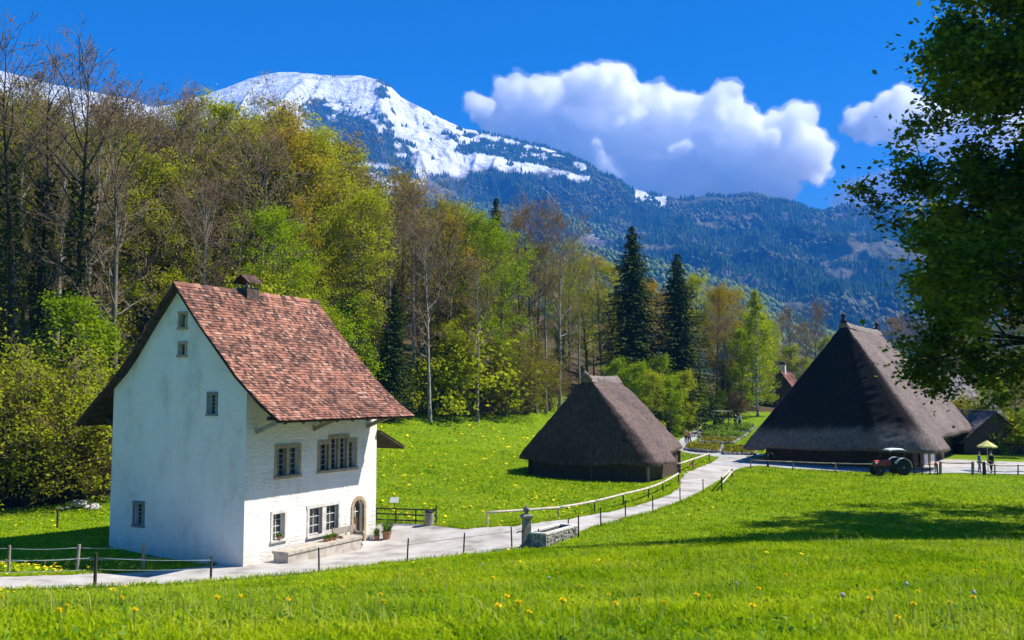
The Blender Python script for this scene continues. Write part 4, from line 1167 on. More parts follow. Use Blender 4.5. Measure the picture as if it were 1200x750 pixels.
def np_tubes(segs, kfun, rmin=.006, rmul=1.0, sag=0):
    Vs = []; Fs = []; off = 0
    for pts, rr, lev in segs:
        k = kfun(lev); P = np.array(pts); n = len(P)
        T = np.gradient(P, axis=0); T /= np.linalg.norm(T, axis=1)[:, None] + 1e-9
        ref = np.array([.3, .2, .9]) if abs(T[0][2]) < .9 else np.array([1., 0, 0])
        A = np.cross(T, ref); A /= np.linalg.norm(A, axis=1)[:, None] + 1e-9; B = np.cross(T, A)
        t = np.arange(k) * 2 * np.pi / k; r = np.maximum(np.array(rr) * rmul, rmin)
        V = P[:, None] + (A[:, None] * np.cos(t)[None, :, None] + B[:, None] * np.sin(t)[None, :, None]) * r[:, None, None]
        Vs.append(V.reshape(-1, 3))
        i0 = (np.arange(n - 1)[:, None] * k + np.arange(k)[None]) + off; i1 = (np.arange(n - 1)[:, None] * k + (np.arange(k) + 1)[None] % k) + off
        Fs.append(np.stack([i0, i1, i1 + k, i0 + k], -1).reshape(-1, 4)); off += n * k
    return np.concatenate(Vs), np.concatenate(Fs)
def leaf_cloud(rs, C, size, flat_=.4, aspect=.6):
    """one rhombic leaf spray per centre"""
    n = len(C)
    nrm = rs.normal(0, 1, (n, 3)); nrm[:, 2] = np.abs(nrm[:, 2]) + flat_; nrm /= np.linalg.norm(nrm, axis=1)[:, None]
    s = rs.normal(0, 1, (n, 3)); s -= nrm * (s * nrm).sum(1)[:, None]; s /= np.linalg.norm(s, axis=1)[:, None]; t = np.cross(nrm, s)
    z = size * (.6 + .8 * rs.rand(n))[:, None]
    V = np.stack([C + s * z, C + t * z * aspect, C - s * z, C - t * z * aspect], 1).reshape(-1, 3)
    return V, np.arange(4 * n).reshape(-1, 4)
def crown_centres(rs, tips, per, sig, lv=None, gaps=.0):
    T = np.array([t[0] for t in tips if lv is None or t[2] >= lv])
    if gaps: T = T[rs.rand(len(T)) > gaps]
    C = np.repeat(T, per, axis=0); b = np.repeat(rs.rand(len(T)), per)
    C = C + rs.normal(0, 1, C.shape) * sig * (.4 + np.abs(rs.normal(0, .6, len(C))))[:, None] * np.array([1, 1, .7])
    return C, b
PROTO = {}
def proto(kind, seed, **k):
    """library tree: returns (trunk mesh, crown mesh)"""
    rs = np.random.RandomState(seed * 7 + 1)
    sk = {q: k[q] for q in k if q not in ('leaf', 'per', 'sig', 'twigs', 'gaps', 'ivy', 'bare', 'twr')}
    segs, tips = tree_skeleton(seed, **sk)
    wood = [s for s in segs if s[2] <= 0 or (s[2] == 1 and not k.get('bare'))]
    V, F = np_tubes(wood, lambda l: 9 if l < 0 else (5 if l == 0 else 3), .012)
    tm = npmesh(kind + '_trunk', V, F); tm.polygons.foreach_set('use_smooth', np.ones(len(F), bool))
    Vs = []; Fs = []; R = []; off = 0
    if k.get('bare'):
        tw = [s for s in segs if s[2] >= 1]
        V, F = np_tubes(tw, lambda l: 3, k.get('twr', .012))
        Vs.append(V); Fs.append(F); R.append(np.repeat(rs.rand(1), len(V)) * 0 + fbm(V[:, 0] * .6, V[:, 2] * .6, 3, seed)); off += len(V)
    cm2 = None
    if k.get('per'):
        C, b = crown_centres(rs, tips, k['per'], k['sig'], 1, k.get('gaps', 0))
        V, F = leaf_cloud(rs, C, k['leaf'])
        r = np.repeat(np.clip(b * .6 + rs.rand(len(C)) * .4, 0, 1), 4)
        if k.get('bare'):
            cm2 = npmesh(kind + '_buds', V, F, r)
        else:
            Vs.append(V); Fs.append(F + off); R.append(r)
    cm = npmesh(kind + '_crown', np.concatenate(Vs), np.concatenate(Fs), np.concatenate(R)) if Vs else None
    PROTO.setdefault(kind, []).append((tm, cm, cm2, k['Ht']))
# beech: dense leafy oval crowns
for s in range(5):
    proto('beech', 100 + s, Ht=24, r0=.30, cb=.22, R=4.3, nl=38, kids=(5, 4), leaf=.105, per=26, sig=.50, gaps=.26, env='oval', up=.05, limb_ang=(25, 85))
for s in range(3):
    proto('young', 120 + s, Ht=10, r0=.12, cb=.12, R=2.6, nl=26, kids=(5, 3), leaf=.10, per=22, sig=.36, gaps=.1, env='oval', up=.06)
# light, see-through budding trees
for s in range(4):
    proto('budding', 140 + s, Ht=25, r0=.28, cb=.30, R=4.0, nl=34, kids=(5, 4), bare=True, twr=.016, leaf=.10, per=8, sig=.38, gaps=.25, env='oval', up=.09, limb_ang=(22, 65))
# bare trees
for s in range(5):
    proto('bare', 160 + s, Ht=27, r0=.30, cb=.33, R=4.4, nl=28, kids=(7, 7), bare=True, twr=.016, leaf=.09, per=1, sig=.3, gaps=.3, env='oval', up=.12, wig=.13, limb_ang=(20, 60))
# tall thin trunks with a high crown
for s in range(2):
    proto('tall', 180 + s, Ht=26, r0=.22, cb=.55, R=3.4, nl=22, kids=(5, 4), bare=True, twr=.015, leaf=.11, per=3, sig=.35, gaps=.2, env='oval', up=.12, limb_ang=(20, 60))
# birch: slender, drooping light crown
proto('birch', 190, Ht=18, r0=.19, cb=.14, R=2.6, nl=36, kids=(5, 3), leaf=.12, per=12, sig=.36, gaps=.1, env='cone', up=-.02)
# spruce
def spruce(seed, Ht, R, cb=.06, dens=1):
    rs = np.random.RandomState(seed)
    pts = [np.array([0, 0, Ht * i / 10]) for i in range(11)]; segs = [(pts, [.34 * (1 - i / 10.4) * Ht / 26 for i in range(11)], -1)]
    V, F = np_tubes(segs, lambda l: 8); tm = npmesh('spruce_trunk', V, F)
    C = []; S = []; D = []
    h = cb * Ht
    while h < Ht * .99:
        u = h / Ht; L = R * (1 - u) ** .78 * rs.uniform(.68, 1.15) + .15
        nb = int(rs.randint(6, 10)); a0 = rs.rand() * 6.28
        for j in range(nb):
            a = a0 + j * 6.283 / nb + rs.normal(0, .15); Lj = L * rs.uniform(.65, 1.12)
            m = max(3, int(Lj * 7.0)); t = (np.arange(m) + rs.rand(m)) / m
            rr = t * Lj; z = h - .12 * rr ** 1.3 + .06 * rr * t * t
            w = .34 * (1 - t * .4) * min(1, Lj / 2.2) + .08
            for q in range(2):
                off = rs.normal(0, 1, m) * w
                c = np.c_[np.cos(a) * rr - np.sin(a) * off, np.sin(a) * rr + np.cos(a) * off, z - np.abs(off) * .35 - rs.rand(m) * .15]
                C.append(c); S.append(.15 + .12 * (1 - t) * min(1, Lj / 2.5)); D.append(np.c_[np.cos(a) + 0 * t, np.sin(a) + 0 * t, -.55 + 0 * t])
        h += .50 * (1.2 - .6 * u)
    C = np.concatenate(C); S = np.concatenate(S)[:, None]; D = np.concatenate(D) + rs.normal(0, .45, C.shape); D /= np.linalg.norm(D, axis=1)[:, None]
    sd = np.cross(D, rs.normal(0, 1, C.shape) * .5 + np.array([0, 0, 1])); sd /= np.linalg.norm(sd, axis=1)[:, None]
    V = np.stack([C + D * S * 1.7, C + sd * S * .5, C - D * S * 1.1, C - sd * S * .5], 1).reshape(-1, 3)
    cm = npmesh('spruce_crown', V, np.arange(len(V)).reshape(-1, 4), np.repeat(rs.rand(len(C)), 4))
    PROTO.setdefault('spruce', []).append((tm, cm, None, Ht))
spruce(1, 26, 6.4); spruce(2, 26, 5.4)
# many-stemmed bushes
def bush(kind, seed, Ht, R, ns, leaf, per, sig, kids=(4, 3), bare=False):
    rs = np.random.RandomState(seed); out = []; tips = []
    P = dict(up=.05, wig=.10, kids=kids, ang=(20, 50), t0=.25)
    for i in range(ns):
        a = rs.rand() * 6.283; la = rad(min(80, abs(rs.normal(0, 34)))); d = np.array([math.cos(a) * math.sin(la), math.sin(a) * math.sin(la), math.cos(la)])
        L = 1 / math.sqrt((math.sin(la) / R) ** 2 + (math.cos(la) / Ht) ** 2) * rs.uniform(.7, 1.02)
        grow(rs, np.array([math.cos(a) * .3 * rs.rand(), math.sin(a) * .3 * rs.rand(), 0]), d, L, .05, 0, len(kids), out, tips, P)
    V, F = np_tubes([s for s in out if s[2] <= 0], lambda l: 4, .02); tm = npmesh(kind + '_stems', V, F)
    V2, F2 = np_tubes([s for s in out if s[2] > 0], lambda l: 3, .010)
    C, b = crown_centres(rs, tips, per, sig, 1, .08)
    C = C[C[:, 2] > .1]; b = b[:len(C)]
    V, F = leaf_cloud(rs, C, leaf)
    r = np.repeat(np.clip(b * .55 + rs.rand(len(C)) * .45, 0, 1), 4)
    if bare:
        cm = npmesh(kind + '_twigs', V2, F2, np.clip(fbm(V2[:, 0], V2[:, 2], 3, seed), 0, 1)); cm2 = npmesh(kind + '_buds', V, F, r)
    else:
        cm = npmesh(kind + '_crown', V, F, r); cm2 = None
    PROTO.setdefault(kind, []).append((tm, cm, cm2, Ht))
for s in range(3): bush('willow', 300 + s, 5, 3.2, 60, .065, 11, .27, bare=True)
for s in range(3): bush('bush', 310 + s, 4, 2.8, 40, .12, 8, .30)

NOUN = {'beech': 'beech_tree', 'young': 'young_tree', 'budding': 'budding_tree', 'bare': 'bare_tree', 'tall': 'slender_tree', 'birch': 'birch_tree', 'spruce': 'spruce_tree', 'willow': 'willow_bush', 'bush': 'green_bush'}
USED = {}
def tree(kind, x, y, Ht, leafm, label, cat='tree', group=None, var=None, bark=None, wide=1.0, bud=None, sink=.15, name=None):
    lib = PROTO[kind]; v = random.randrange(len(lib)) if var is None else var % len(lib)
    tm, cm, cm2, h0 = lib[v]; s = Ht / h0
    root = empty(name or NOUN[kind], (x, y, Hs(x, y) - sink), random.uniform(0, 6.28), label, cat, group)
    root.scale = (s * wide, s * wide, s)
    def part(nm, me, mt):
        if len(me.materials) == 0: me.materials.append(mt)
        o = bpy.data.objects.new(nm, me); col.objects.link(o); o.parent = root
        if me.materials[0] != mt:
            o.material_slots[0].link = 'OBJECT'; o.material_slots[0].material = mt
    part('stems' if kind in ('willow', 'bush') else 'trunk', tm, bark or M_bark)
    if cm2 is not None:
        part('twigs', cm, M_twig); part('crown', cm2, leafm)
    elif cm is not None: part('crown', cm, leafm)
    return root

MATW = {'lime': (M_lime, 'yellow-green'), 'green': (M_green, 'bright green'), 'olive': (M_olive, 'olive'), 'gold': (M_gold, 'golden'), 'rust': (M_rust, 'russet brown'), 'needle': (M_needle, 'dark green')}
KW = {'beech': 'leafy tree', 'young': 'low leafy tree', 'budding': 'airy budding tree', 'bare': 'bare-branched tree', 'tall': 'slender high-crowned tree', 'spruce': 'spruce', 'birch': 'birch', 'willow': 'twiggy bush', 'bush': 'round bush'}
def where(px):
    L = [(-200, 'at the steep wooded slope beyond the wire fence'), (40, 'above the large olive bush by the wire fence'), (105, "above the house's low back eave"), (165, "behind the rising gable edge of the white house"), (215, "behind the white house's gable peak"),
         (262, "just before the white house's chimney"), (305, "above the white house's ridge past its chimney"), (350, "at the far end of the white house's ridge"), (400, "over the white house's sloping tiles"), (455, "above the white house's front eave corner"),
         (505, 'above the top of the dandelion meadow'), (560, 'behind the bushes at the top of the meadow'), (610, 'midway between white house and thatched hut'), (655, "just before the thatched hut's ridge"), (705, "above the thatched hut's ridge knot"), (760, "behind the thatched hut's sunny slope"),
         (810, 'above the path going to the garden'), (850, 'above the garden beds'), (900, 'behind the birch by the garden'), (950, "above the farmhouse's long thatched hip"), (1010, "behind the farmhouse's ridge finials"), (1070, "between farmhouse ridge and grey barn"), (1125, 'above the grey shingled barn'), (1180, 'beyond the timber shed')]
    best = min(L, key=lambda q: abs(q[0] - px))
    return best[1]
ALLT = []
def ft(kind, px, Y, top, mt, row='', **k):
    """forest tree at depth Y seen at column px whose top reaches image row `top`"""
    if px < 215 and row in ('', 'back'): top += 4 + 10 * (px < 120)
    x = (px - 600) / 1100 * Y
    z = Hs(x, Y)
    t = at(px, top + (22 if kind == 'bare' and px < 130 else 0), Y)[2]
    Ht = max(2.5, (t - z) * {'beech': .90, 'bare': .93, 'budding': .93, 'tall': .93, 'young': .9}.get(kind, 1.0))
    m, w = MATW[mt]
    ALLT.append((kind, x, Y, Ht, m, w, px, row, k))
# --- trees read one by one from the photograph: kind, column, distance, height of top, foliage
front = [
 ('bare', 18, 72, 50, 'olive'), ('bare', 62, 70, 75, 'olive'), ('bare', 95, 66, 68, 'olive'), ('bare', 140, 64, 95, 'rust'), ('budding', 40, 82, 95, 'olive'), ('bare', 118, 84, 88, 'rust'),
 ('budding', -20, 66, 70, 'olive'), ('tall', 165, 80, 126, 'olive'), ('bare', 196, 76, 105, 'rust'), ('budding', 176, 90, 140, 'olive'), ('bare', 222, 88, 122, 'rust'),
 ('beech', 252, 84, 104, 'lime'), ('beech', 283, 92, 118, 'olive'), ('budding', 318, 88, 122, 'gold'), ('bare', 300, 78, 150, 'rust'), ('beech', 345, 90, 136, 'lime'), ('budding', 338, 100, 128, 'lime'), ('beech', 372, 96, 150, 'lime'),
 ('bare', 238, 72, 205, 'rust'), ('beech', 325, 74, 235, 'green'), ('budding', 398, 98, 165, 'gold'), ('beech', 410, 90, 215, 'lime'), ('beech', 360, 78, 300, 'lime'), ('bare', 425, 100, 190, 'rust'), ('budding', 440, 96, 205, 'olive'),
 ('bare', 452, 92, 230, 'rust'), ('budding', 468, 104, 205, 'olive'), ('budding', 492, 98, 212, 'gold'), ('bare', 486, 96, 222, 'gold'), ('beech', 520, 106, 228, 'lime'), ('budding', 528, 98, 250, 'gold'), ('beech', 548, 104, 240, 'lime'), ('beech', 575, 102, 248, 'green'), ('beech', 590, 106, 262, 'green'),
 ('spruce', 581, 132, 229, 'needle'), ('bare', 505, 92, 258, 'gold'), ('bare', 560, 96, 300, 'rust'), ('budding', 612, 112, 250, 'rust'), ('bare', 628, 108, 236, 'rust'), ('tall', 640, 110, 240, 'rust'), ('bare', 655, 112, 250, 'rust'),
 ('budding', 668, 122, 280, 'lime'), ('beech', 690, 128, 300, 'lime'), ('tall', 680, 120, 292, 'olive'), ('budding', 706, 124, 300, 'gold'), ('beech', 715, 135, 305, 'lime'),
 ('spruce', 742, 126, 262, 'needle'), ('spruce', 795, 127, 294, 'needle'), ('spruce', 724, 140, 330, 'needle'), ('beech', 766, 140, 325, 'gold'), ('budding', 775, 132, 340, 'gold'), ('beech', 820, 146, 316, 'lime'), ('beech', 838, 140, 330, 'gold'), ('budding', 806, 130, 360, 'gold'), ('beech', 855, 146, 336, 'gold'), ('budding', 872, 150, 338, 'lime'),
 ('bare', 848, 134, 370, 'rust'), ('beech', 900, 166, 372, 'lime'), ('bare', 930, 168, 360, 'rust'), ('bare', 955, 172, 352, 'rust'), ('budding', 920, 175, 368, 'gold'), ('budding', 945, 180, 376, 'gold'), ('beech', 975, 170, 392, 'lime'), ('beech', 965, 164, 415, 'green'), ('tall', 965, 178, 362, 'rust'),
 ('budding', 1045, 150, 372, 'rust'), ('bare', 1060, 152, 368, 'rust'), ('bare', 1078, 148, 376, 'rust'), ('budding', 1095, 150, 372, 'rust'), ('budding', 1115, 140, 366, 'olive'), ('beech', 1125, 142, 385, 'olive'), ('beech', 1150, 138, 375, 'olive'), ('beech', 1180, 134, 370, 'olive'), ('beech', 1215, 136, 360, 'green'), ('budding', 1165, 146, 360, 'gold'), ('budding', 1200, 150, 352, 'olive'), ('beech', 1245, 130, 350, 'olive'),
 ('beech', 1190, 100, 430, 'olive'), ('beech', 1225, 96, 400, 'olive'),
]
for f_ in front:
    ft(*f_, **({'wide': 1.3} if f_[0] == 'spruce' and f_[1] > 700 else {}))
# --- lower storey at the edge of the wood
low = [('young', 92, 62, 340, 'green'), ('young', 82, 64, 395, 'green'), ('young', 160, 64, 420, 'lime'), ('young', 300, 72, 320, 'lime'), ('young', 350, 74, 345, 'lime'), ('young', 385, 84, 370, 'lime'), ('young', 412, 88, 350, 'green'),
       ('spruce', 462, 90, 328, 'needle'), ('spruce', 448, 92, 395, 'needle'), ('young', 440, 90, 420, 'olive'), ('young', 520, 97, 378, 'lime'), ('bush', 500, 96, 418, 'lime'), ('bush', 540, 98, 395, 'lime'), ('willow', 590, 102, 404, 'olive'), ('willow', 615, 106, 408, 'olive'), ('willow', 560, 100, 425, 'rust'), ('willow', 640, 112, 418, 'rust'),
       ('young', 655, 124, 408, 'green'), ('young', 680, 128, 428, 'green'), ('young', 745, 117, 425, 'green'), ('young', 764, 116, 436, 'lime'), ('young', 785, 119, 440, 'green'), ('young', 800, 122, 435, 'lime'), ('young', 815, 128, 440, 'green'), ('bush', 835, 134, 455, 'lime'),
       ('young', 770, 122, 418, 'green'), ('young', 725, 118, 422, 'green'), ('young', 868, 138, 385, 'green'), ('young', 880, 142, 372, 'green'), ('young', 852, 140, 420, 'lime'), ('young', 889, 148, 365, 'lime'), ('spruce', 848, 138, 425, 'needle'), ('willow', 862, 134, 462, 'rust'), ('young', 925, 168, 405, 'lime'), ('young', 985, 150, 400, 'green'), ('young', 940, 166, 420, 'green'),
       ('bush', 1120, 104, 470, 'olive'), ('bush', 1145, 100, 478, 'olive'), ('young', 1160, 98, 440, 'green'), ('bush', 1180, 96, 490, 'lime'), ('bush', 1200, 95, 488, 'lime'), ('young', 1210, 92, 470, 'green'), ('bush', 1165, 99, 494, 'lime'),
       ('young', 60, 66, 440, 'olive'), ('young', 190, 68, 430, 'olive'), ('young', 20, 66, 410, 'olive'), ('young', 230, 70, 400, 'lime'), ('young', 270, 74, 390, 'olive')]
for f_ in low: ft(*f_, row='low')
# --- big olive bushes at the left edge of the meadow
for (px, Y, top, mt) in ((30, 56, 452, 'olive'), (72, 57.5, 432, 'lime'), (8, 58, 428, 'lime'), (105, 59, 470, 'olive'), (-20, 57, 450, 'olive'), (55, 61, 440, 'lime'), (122, 60, 500, 'rust')):
    ft('willow', px, Y, top, mt, row='bush', wide=1.15)
# --- trees further back on the wooded slope
rb = random.Random(5)
back = 0
sky_f = [(-80, 80), (0, 92), (60, 108), (120, 116), (180, 126), (240, 126), (300, 128), (345, 132), (400, 172), (440, 200), (500, 228), (560, 246), (600, 258), (650, 268), (700, 305), (740, 320), (800, 322), (860, 345), (900, 376), (950, 385), (1000, 396), (1060, 388), (1120, 380), (1200, 372), (1260, 368)]
for Yo in range(5):
    px = -60 + Yo * 9
    while px < 1250:
        fe = float(np.interp((px - 600) / 1100 * 100, FEx, FEy))
        Y = min(190, np.interp(px, [-60, 150, 300, 450, 650, 800, 1250], [66, 66, 76, 92, 124, 142, 150]) + 9 + Yo * 11 + rb.uniform(-3, 3))
        tp = np.interp(px, *zip(*sky_f)) + rb.uniform(4, 45)
        k_ = rb.choice(['beech', 'budding', 'budding', 'bare', 'budding', 'beech'] if px < 240 else ['beech', 'beech', 'budding', 'tall', 'bare'])
        mt = rb.choice(['olive', 'lime', 'rust', 'olive'] if px < 240 else (['lime', 'lime', 'gold', 'green', 'olive'] if px < 1000 else ['olive', 'lime', 'rust']))
        ft(k_, px, Y, tp, mt, row='back')
        px += rb.uniform(24, 38) * (1 if px < 700 else 1.25) * (1 + .12 * Yo)
cnt = {}
items = []
for a_ in ALLT:
    kind, x, y, Ht, m, w, px, row, k = a_
    size = 'tall ' if Ht > 26 else ''
    wd = {'back': 'deep in the wood, ', 'low': 'at the edge of the wood, ', 'bush': 'by the meadow edge, ', '': 'in the front of the wood, '}[row]
    if kind in ('bush', 'willow'): wd = '' 
    lab = f"{size}{w} {KW[kind]} {wd}{where(px)}" if kind != 'spruce' else f"dark spruce {wd}{where(px)}"
    items.append((a_, ' '.join(lab.split()[:16])))
    cnt[items[-1][1]] = cnt.get(items[-1][1], 0) + 1
seen_ = {}
for a_, lab in items: seen_.setdefault(lab, []).append((a_[2], a_[1]))
for (kind, x, y, Ht, m, w, px, row, k), lab in items:
    if cnt[lab] > 1:
        r_ = sorted(seen_[lab]).index((y, x)); n_c = cnt[lab]
        lab = ' '.join(((['nearer', 'farther'] if n_c == 2 else ['nearest', 'second', 'third', 'fourth', 'fifth', 'sixth', 'seventh', 'eighth', 'ninth', 'tenth', 'eleventh', 'twelfth'][:n_c])[r_] + ' ' + lab).split()[:16])
    bk = M_barkl if (kind in ('tall',) or (kind == 'bare' and random.random() < .45)) else (M_barkd if px < 240 and random.random() < .5 else M_bark)
    tree(kind, x, y, Ht, m, lab, 'bush' if kind in ('bush', 'willow') else 'tree', {'low': 'low trees and bushes along the wood', 'bush': 'bushes beside the meadow'}.get(row, 'trees of the wood'), bark=bk, **k)
# birch by the garden: white trunk in front of the other trees
p = at(888, 480, 134)
tree('birch', p[0], 134, at(888, 345, 134)[2] - Hs(p[0], 134), M_lime, 'slender white-trunked birch with yellow-green leaves standing beside the garden', 'tree', bark=M_birchbark)

# ivy-covered trunks at the foot of the slope
def ivy_trunk(px, Y, top, r, label, lean=0, fork=False):
    x = (px - 600) / 1100 * Y; z = Hs(x, Y); h = at(px, top, Y)[2] - z
    t = empty('ivy_clad_tree', (x, Y, z - .2), 0, label, 'tree', 'ivy covered trees')
    rs = np.random.RandomState(int(px) + 5)
    segs, tips = tree_skeleton(int(px) + 900, h, r, .42, 4.2, 22, (5, 4), limb_ang=(20, 60), up=.12, wig=.14, lean=.03)
    V, F = np_tubes([s for s in segs if s[2] <= 0], lambda l: 8 if l < 0 else 4, .02); mkobj('trunk', npmesh('trunk', V, F), M_barkd, t)
    V, F = np_tubes([s for s in segs if s[2] > 0], lambda l: 3, .018); mkobj('twigs', npmesh('twigs', V, F, np.full(len(V), .3)), M_twig, t)
    P = np.array(segs[0][0]); C = []
    for i in range(2600):
        u = rs.rand() ** .8 * .72 * (len(P) - 1); k = int(u); c = P[k] + (P[k + 1] - P[k]) * (u - k)
        a = rs.rand() * 6.28; rr = r * (1.1 + rs.rand() * 1.3 + .8 * vnoise(np.array([u * 2.]), np.array([a]))[0])
        C.append(c + np.array([math.cos(a) * rr, math.sin(a) * rr, rs.normal(0, .15)]))
    V, F = leaf_cloud(rs, np.array(C), .13, .1); mkobj('ivy', npmesh('ivy', V, F, np.repeat(rs.rand(len(C)), 4)), M_ivy, t)
    # dark mistletoe-like clumps up in the crown
    return t
ivy_trunk(88, 63, 78, .34, 'tall bare tree with dark ivy-covered trunk behind the large olive bush')
ivy_trunk(22, 64, 58, .30, 'tall dark ivy-clad tree at the frame edge above the olive bushes')
ivy_trunk(50, 66, 84, .26, 'thinner ivy-covered tree between the two tallest ivy-clad trees')
ivy_trunk(519, 97, 265, .26, 'short ivy-wrapped tree standing over the light green bush at the meadow top')

# ------------------------------------------------------------------ large leafy trees on the near slope
def big_tree(x, y, Ht, R, seed, label, cb=.16, leaf=.105, per=30, mat=M_maple, nl=44, sig=.5, kids=(6, 5), env='oval', gaps=.12, lang=(25, 98), name='maple_tree'):
    rs = np.random.RandomState(seed)
    t = empty(name, (x, y, Hs(x, y) - .2), 0, label, 'tree')
    segs, tips = tree_skeleton(seed, Ht, .42, cb, R, nl, kids, limb_ang=lang, up=.03, wig=.12, lean=.01, env=env)
    V, F = np_tubes([s for s in segs if s[2] <= 1], lambda l: 10 if l < 0 else (6 if l == 0 else 4), .012); me = npmesh('trunk', V, F); me.polygons.foreach_set('use_smooth', np.ones(len(F), bool)); mkobj('trunk', me, M_barkd, t)
    V, F = np_tubes([s for s in segs if s[2] > 1], lambda l: 3, .007); mkobj('twigs', npmesh('twigs', V, F, np.full(len(V), .1)), M_twig, t)
    C, b = crown_centres(rs, tips, per, sig, 1, gaps)
    V, F = leaf_cloud(rs, C, leaf, .8, .7)
    mkobj('crown', npmesh('crown', V, F, np.repeat(np.clip(b * .5 + rs.rand(len(C)) * .5, 0, 1), 4)), mat, t)
    return t
big_tree(23.8, 34, 25, 9.6, 61, 'big dark green broadleaf tree reaching into the frame over the farmhouse roofs', cb=.19, leaf=.115, per=120, gaps=.02, nl=90, sig=.46, env='spire', lang=(30, 88))
big_tree(39, 48.5, 24, 8.5, 62, 'second large broadleaf tree shading the lawn beside the gate', cb=.15, leaf=.16, per=22)
# ------------------------------------------------------------------ fences and posts
M_wire = pmat('fence_wire', (.30, .34, .36), (.45, .50, .52), 9, .5, 0, spec=.5)
M_post = pmat('grey_fence_wood', (.20, .165, .125), (.38, .33, .27), 3, .9, .4, 16, stretch=(1, 1, .3))
M_darkpost = pmat('dark_post_wood', (.03, .024, .018), (.08, .065, .05), 3, .9, .4, 16, stretch=(1, 1, .3))
M_rail = pmat('pale_peeled_pole', (.42, .37, .29), (.62, .56, .47), 3, .85, .3, 14)
def post_mesh(h, r, square=False, lean=(0, 0), seed=0):
    m_ = MB(); rs = random.Random(seed)
    if square: m_.bar((0, 0, -.25), (lean[0], lean[1], h), r * 1.8, r * 1.8)
    else: m_.tube([(0, 0, -.25), (lean[0] * .5, lean[1] * .5, h * .5), (lean[0], lean[1], h)], [r * 1.05, r, r * .9], 8)
    return m_
def fence(name, label, cat, posts, rails=(), group=None, rail_mat=None, rail_r=.0, rail_name='rail', extra=()):
    """posts: (px, py, height, radius, material); rails: (height fraction) strung between neighbouring posts"""
    P = [hit(q[0], q[1]) for q in posts]
    t = empty(name, P[0], 0, label, cat, group)
    tops = []
    for i, (q, p) in enumerate(zip(posts, P)):
        h, r, m = q[2:5]; ln = (random.uniform(-.05, .05), random.uniform(-.05, .05))
        o = post_mesh(h, r, False, ln).build('post', m, t, smooth=False); o.location = p - P[0]
    for fr in rails:
        for i in range(len(P) - 1):
            a = P[i] - P[0] + Vector((0, 0, posts[i][2] * fr)); b = P[i + 1] - P[0] + Vector((0, 0, posts[i + 1][2] * fr))
            n = 6; pts = [a.lerp(b, k / n) - Vector((0, 0, .05 * math.sin(math.pi * k / n) * (1 if rail_r < .02 else .3))) for k in range(n + 1)]
            MB().tube(pts, rail_r, 6).build(rail_name, rail_mat, t, smooth=True)
    for (k0, f0, k1, f1, rr, mm) in extra:
        a = P[k0] - P[0] + Vector((0, 0, posts[k0][2] * f0)); b = P[k1] - P[0] + Vector((0, 0, posts[k1][2] * f1))
        MB().tube([a, a.lerp(b, .5), b], rr, 6).build(rail_name, mm, t)
    return t
fence('wire_fence', 'wire fence on weathered wooden posts between the flowery verge and the white house', 'fence',
      [(-60, 668, 1.05, .06, M_post), (10, 670, 1.0, .05, M_post), (90, 669, 1.02, .065, M_post), (168, 668, 1.05, .065, M_post), (276, 658, .8, .07, M_rail)], (.88, .45), None, M_wire, .009, 'wire')
fence('wire_fence', 'wire fence with leaning wooden posts at the lower edge of the gravel path', 'fence',
      [(-70, 690, 1.1, .05, M_darkpost), (111, 687, 1.2, .06, M_darkpost), (247, 680, .88, .045, M_darkpost)], (.85, .5), None, M_wire, .009, 'wire')
o = post_mesh(.85, .05).build('post', M_darkpost); o.location = hit(67, 619); tag(o, 'single short dark post standing in the grass before the olive bushes', 'post')
ip = [(374, 671, .95), (477, 658, .95), (543, 651, .95), (600, 643, .95)]
fence('rope_fence', 'thin dark iron posts with one slack rope along the path edge before the fountain', 'fence', [(a, b, h, .034, M_iron) for a, b, h in ip], (), None, M_wire, .012, 'rope', extra=[(1, .72, 2, .80, .014, M_greywood), (2, .80, 3, .78, .014, M_greywood)])
for i, (px, py, h, lab) in enumerate([(631, 640, .75, 'thin iron post close beside the stone fountain pillar'), (666, 620, .5, 'short iron stake behind the stone trough'), (678, 629, 1.0, 'thin iron post at the end of the stone trough'),
        (704, 617, .95, 'first thin iron post past the stone trough'), (733, 608, .95, 'second thin iron post past the stone trough'), (765, 600, .9, 'third thin iron post past the stone trough'), (797, 589, .9, 'fourth thin iron post past the stone trough'), (824, 578, .9, 'last thin iron post before the short pole railing')]):
    o = post_mesh(h, .034).build('post', M_iron); o.location = hit(px, py); tag(o, lab, 'post', 'iron posts along the path')
fence('pole_fence', 'long pale wooden pole railing between the hut meadow and the gravel path', 'fence',
      [(571, 617, .72, .05, M_rail), (655, 608, .62, .045, M_post), (697, 600, .62, .04, M_darkpost), (731, 593, .72, .05, M_darkpost), (760, 584, .66, .04, M_darkpost), (777, 576, .62, .04, M_darkpost), (795, 567, .75, .05, M_darkpost)], (.96,), None, M_rail, .065)
fence('pole_fence', 'pale pole railing beside the hut where the path bends to the garden', 'fence',
      [(773, 553, .5, .05, M_darkpost), (795, 555, .8, .05, M_darkpost), (812, 549, .8, .05, M_darkpost), (831, 541, .75, .05, M_darkpost)], (.96,), None, M_rail, .075)
fence('pole_fence', 'short pole railing on the lawn side where the path reaches the road', 'fence',
      [(846, 576, .95, .05, M_darkpost), (858, 560, .85, .05, M_darkpost)], (.55, .92), None, M_rail, .06)
fence('roadside_fence', 'low pole fence along the road before the dark farmhouse front', 'fence',
      [(880, 549, .75, .05, M_post), (929, 551, .75, .06, M_post), (979, 553, .75, .06, M_post), (1022, 554, .75, .05, M_post)], (.92,), None, M_post, .05)
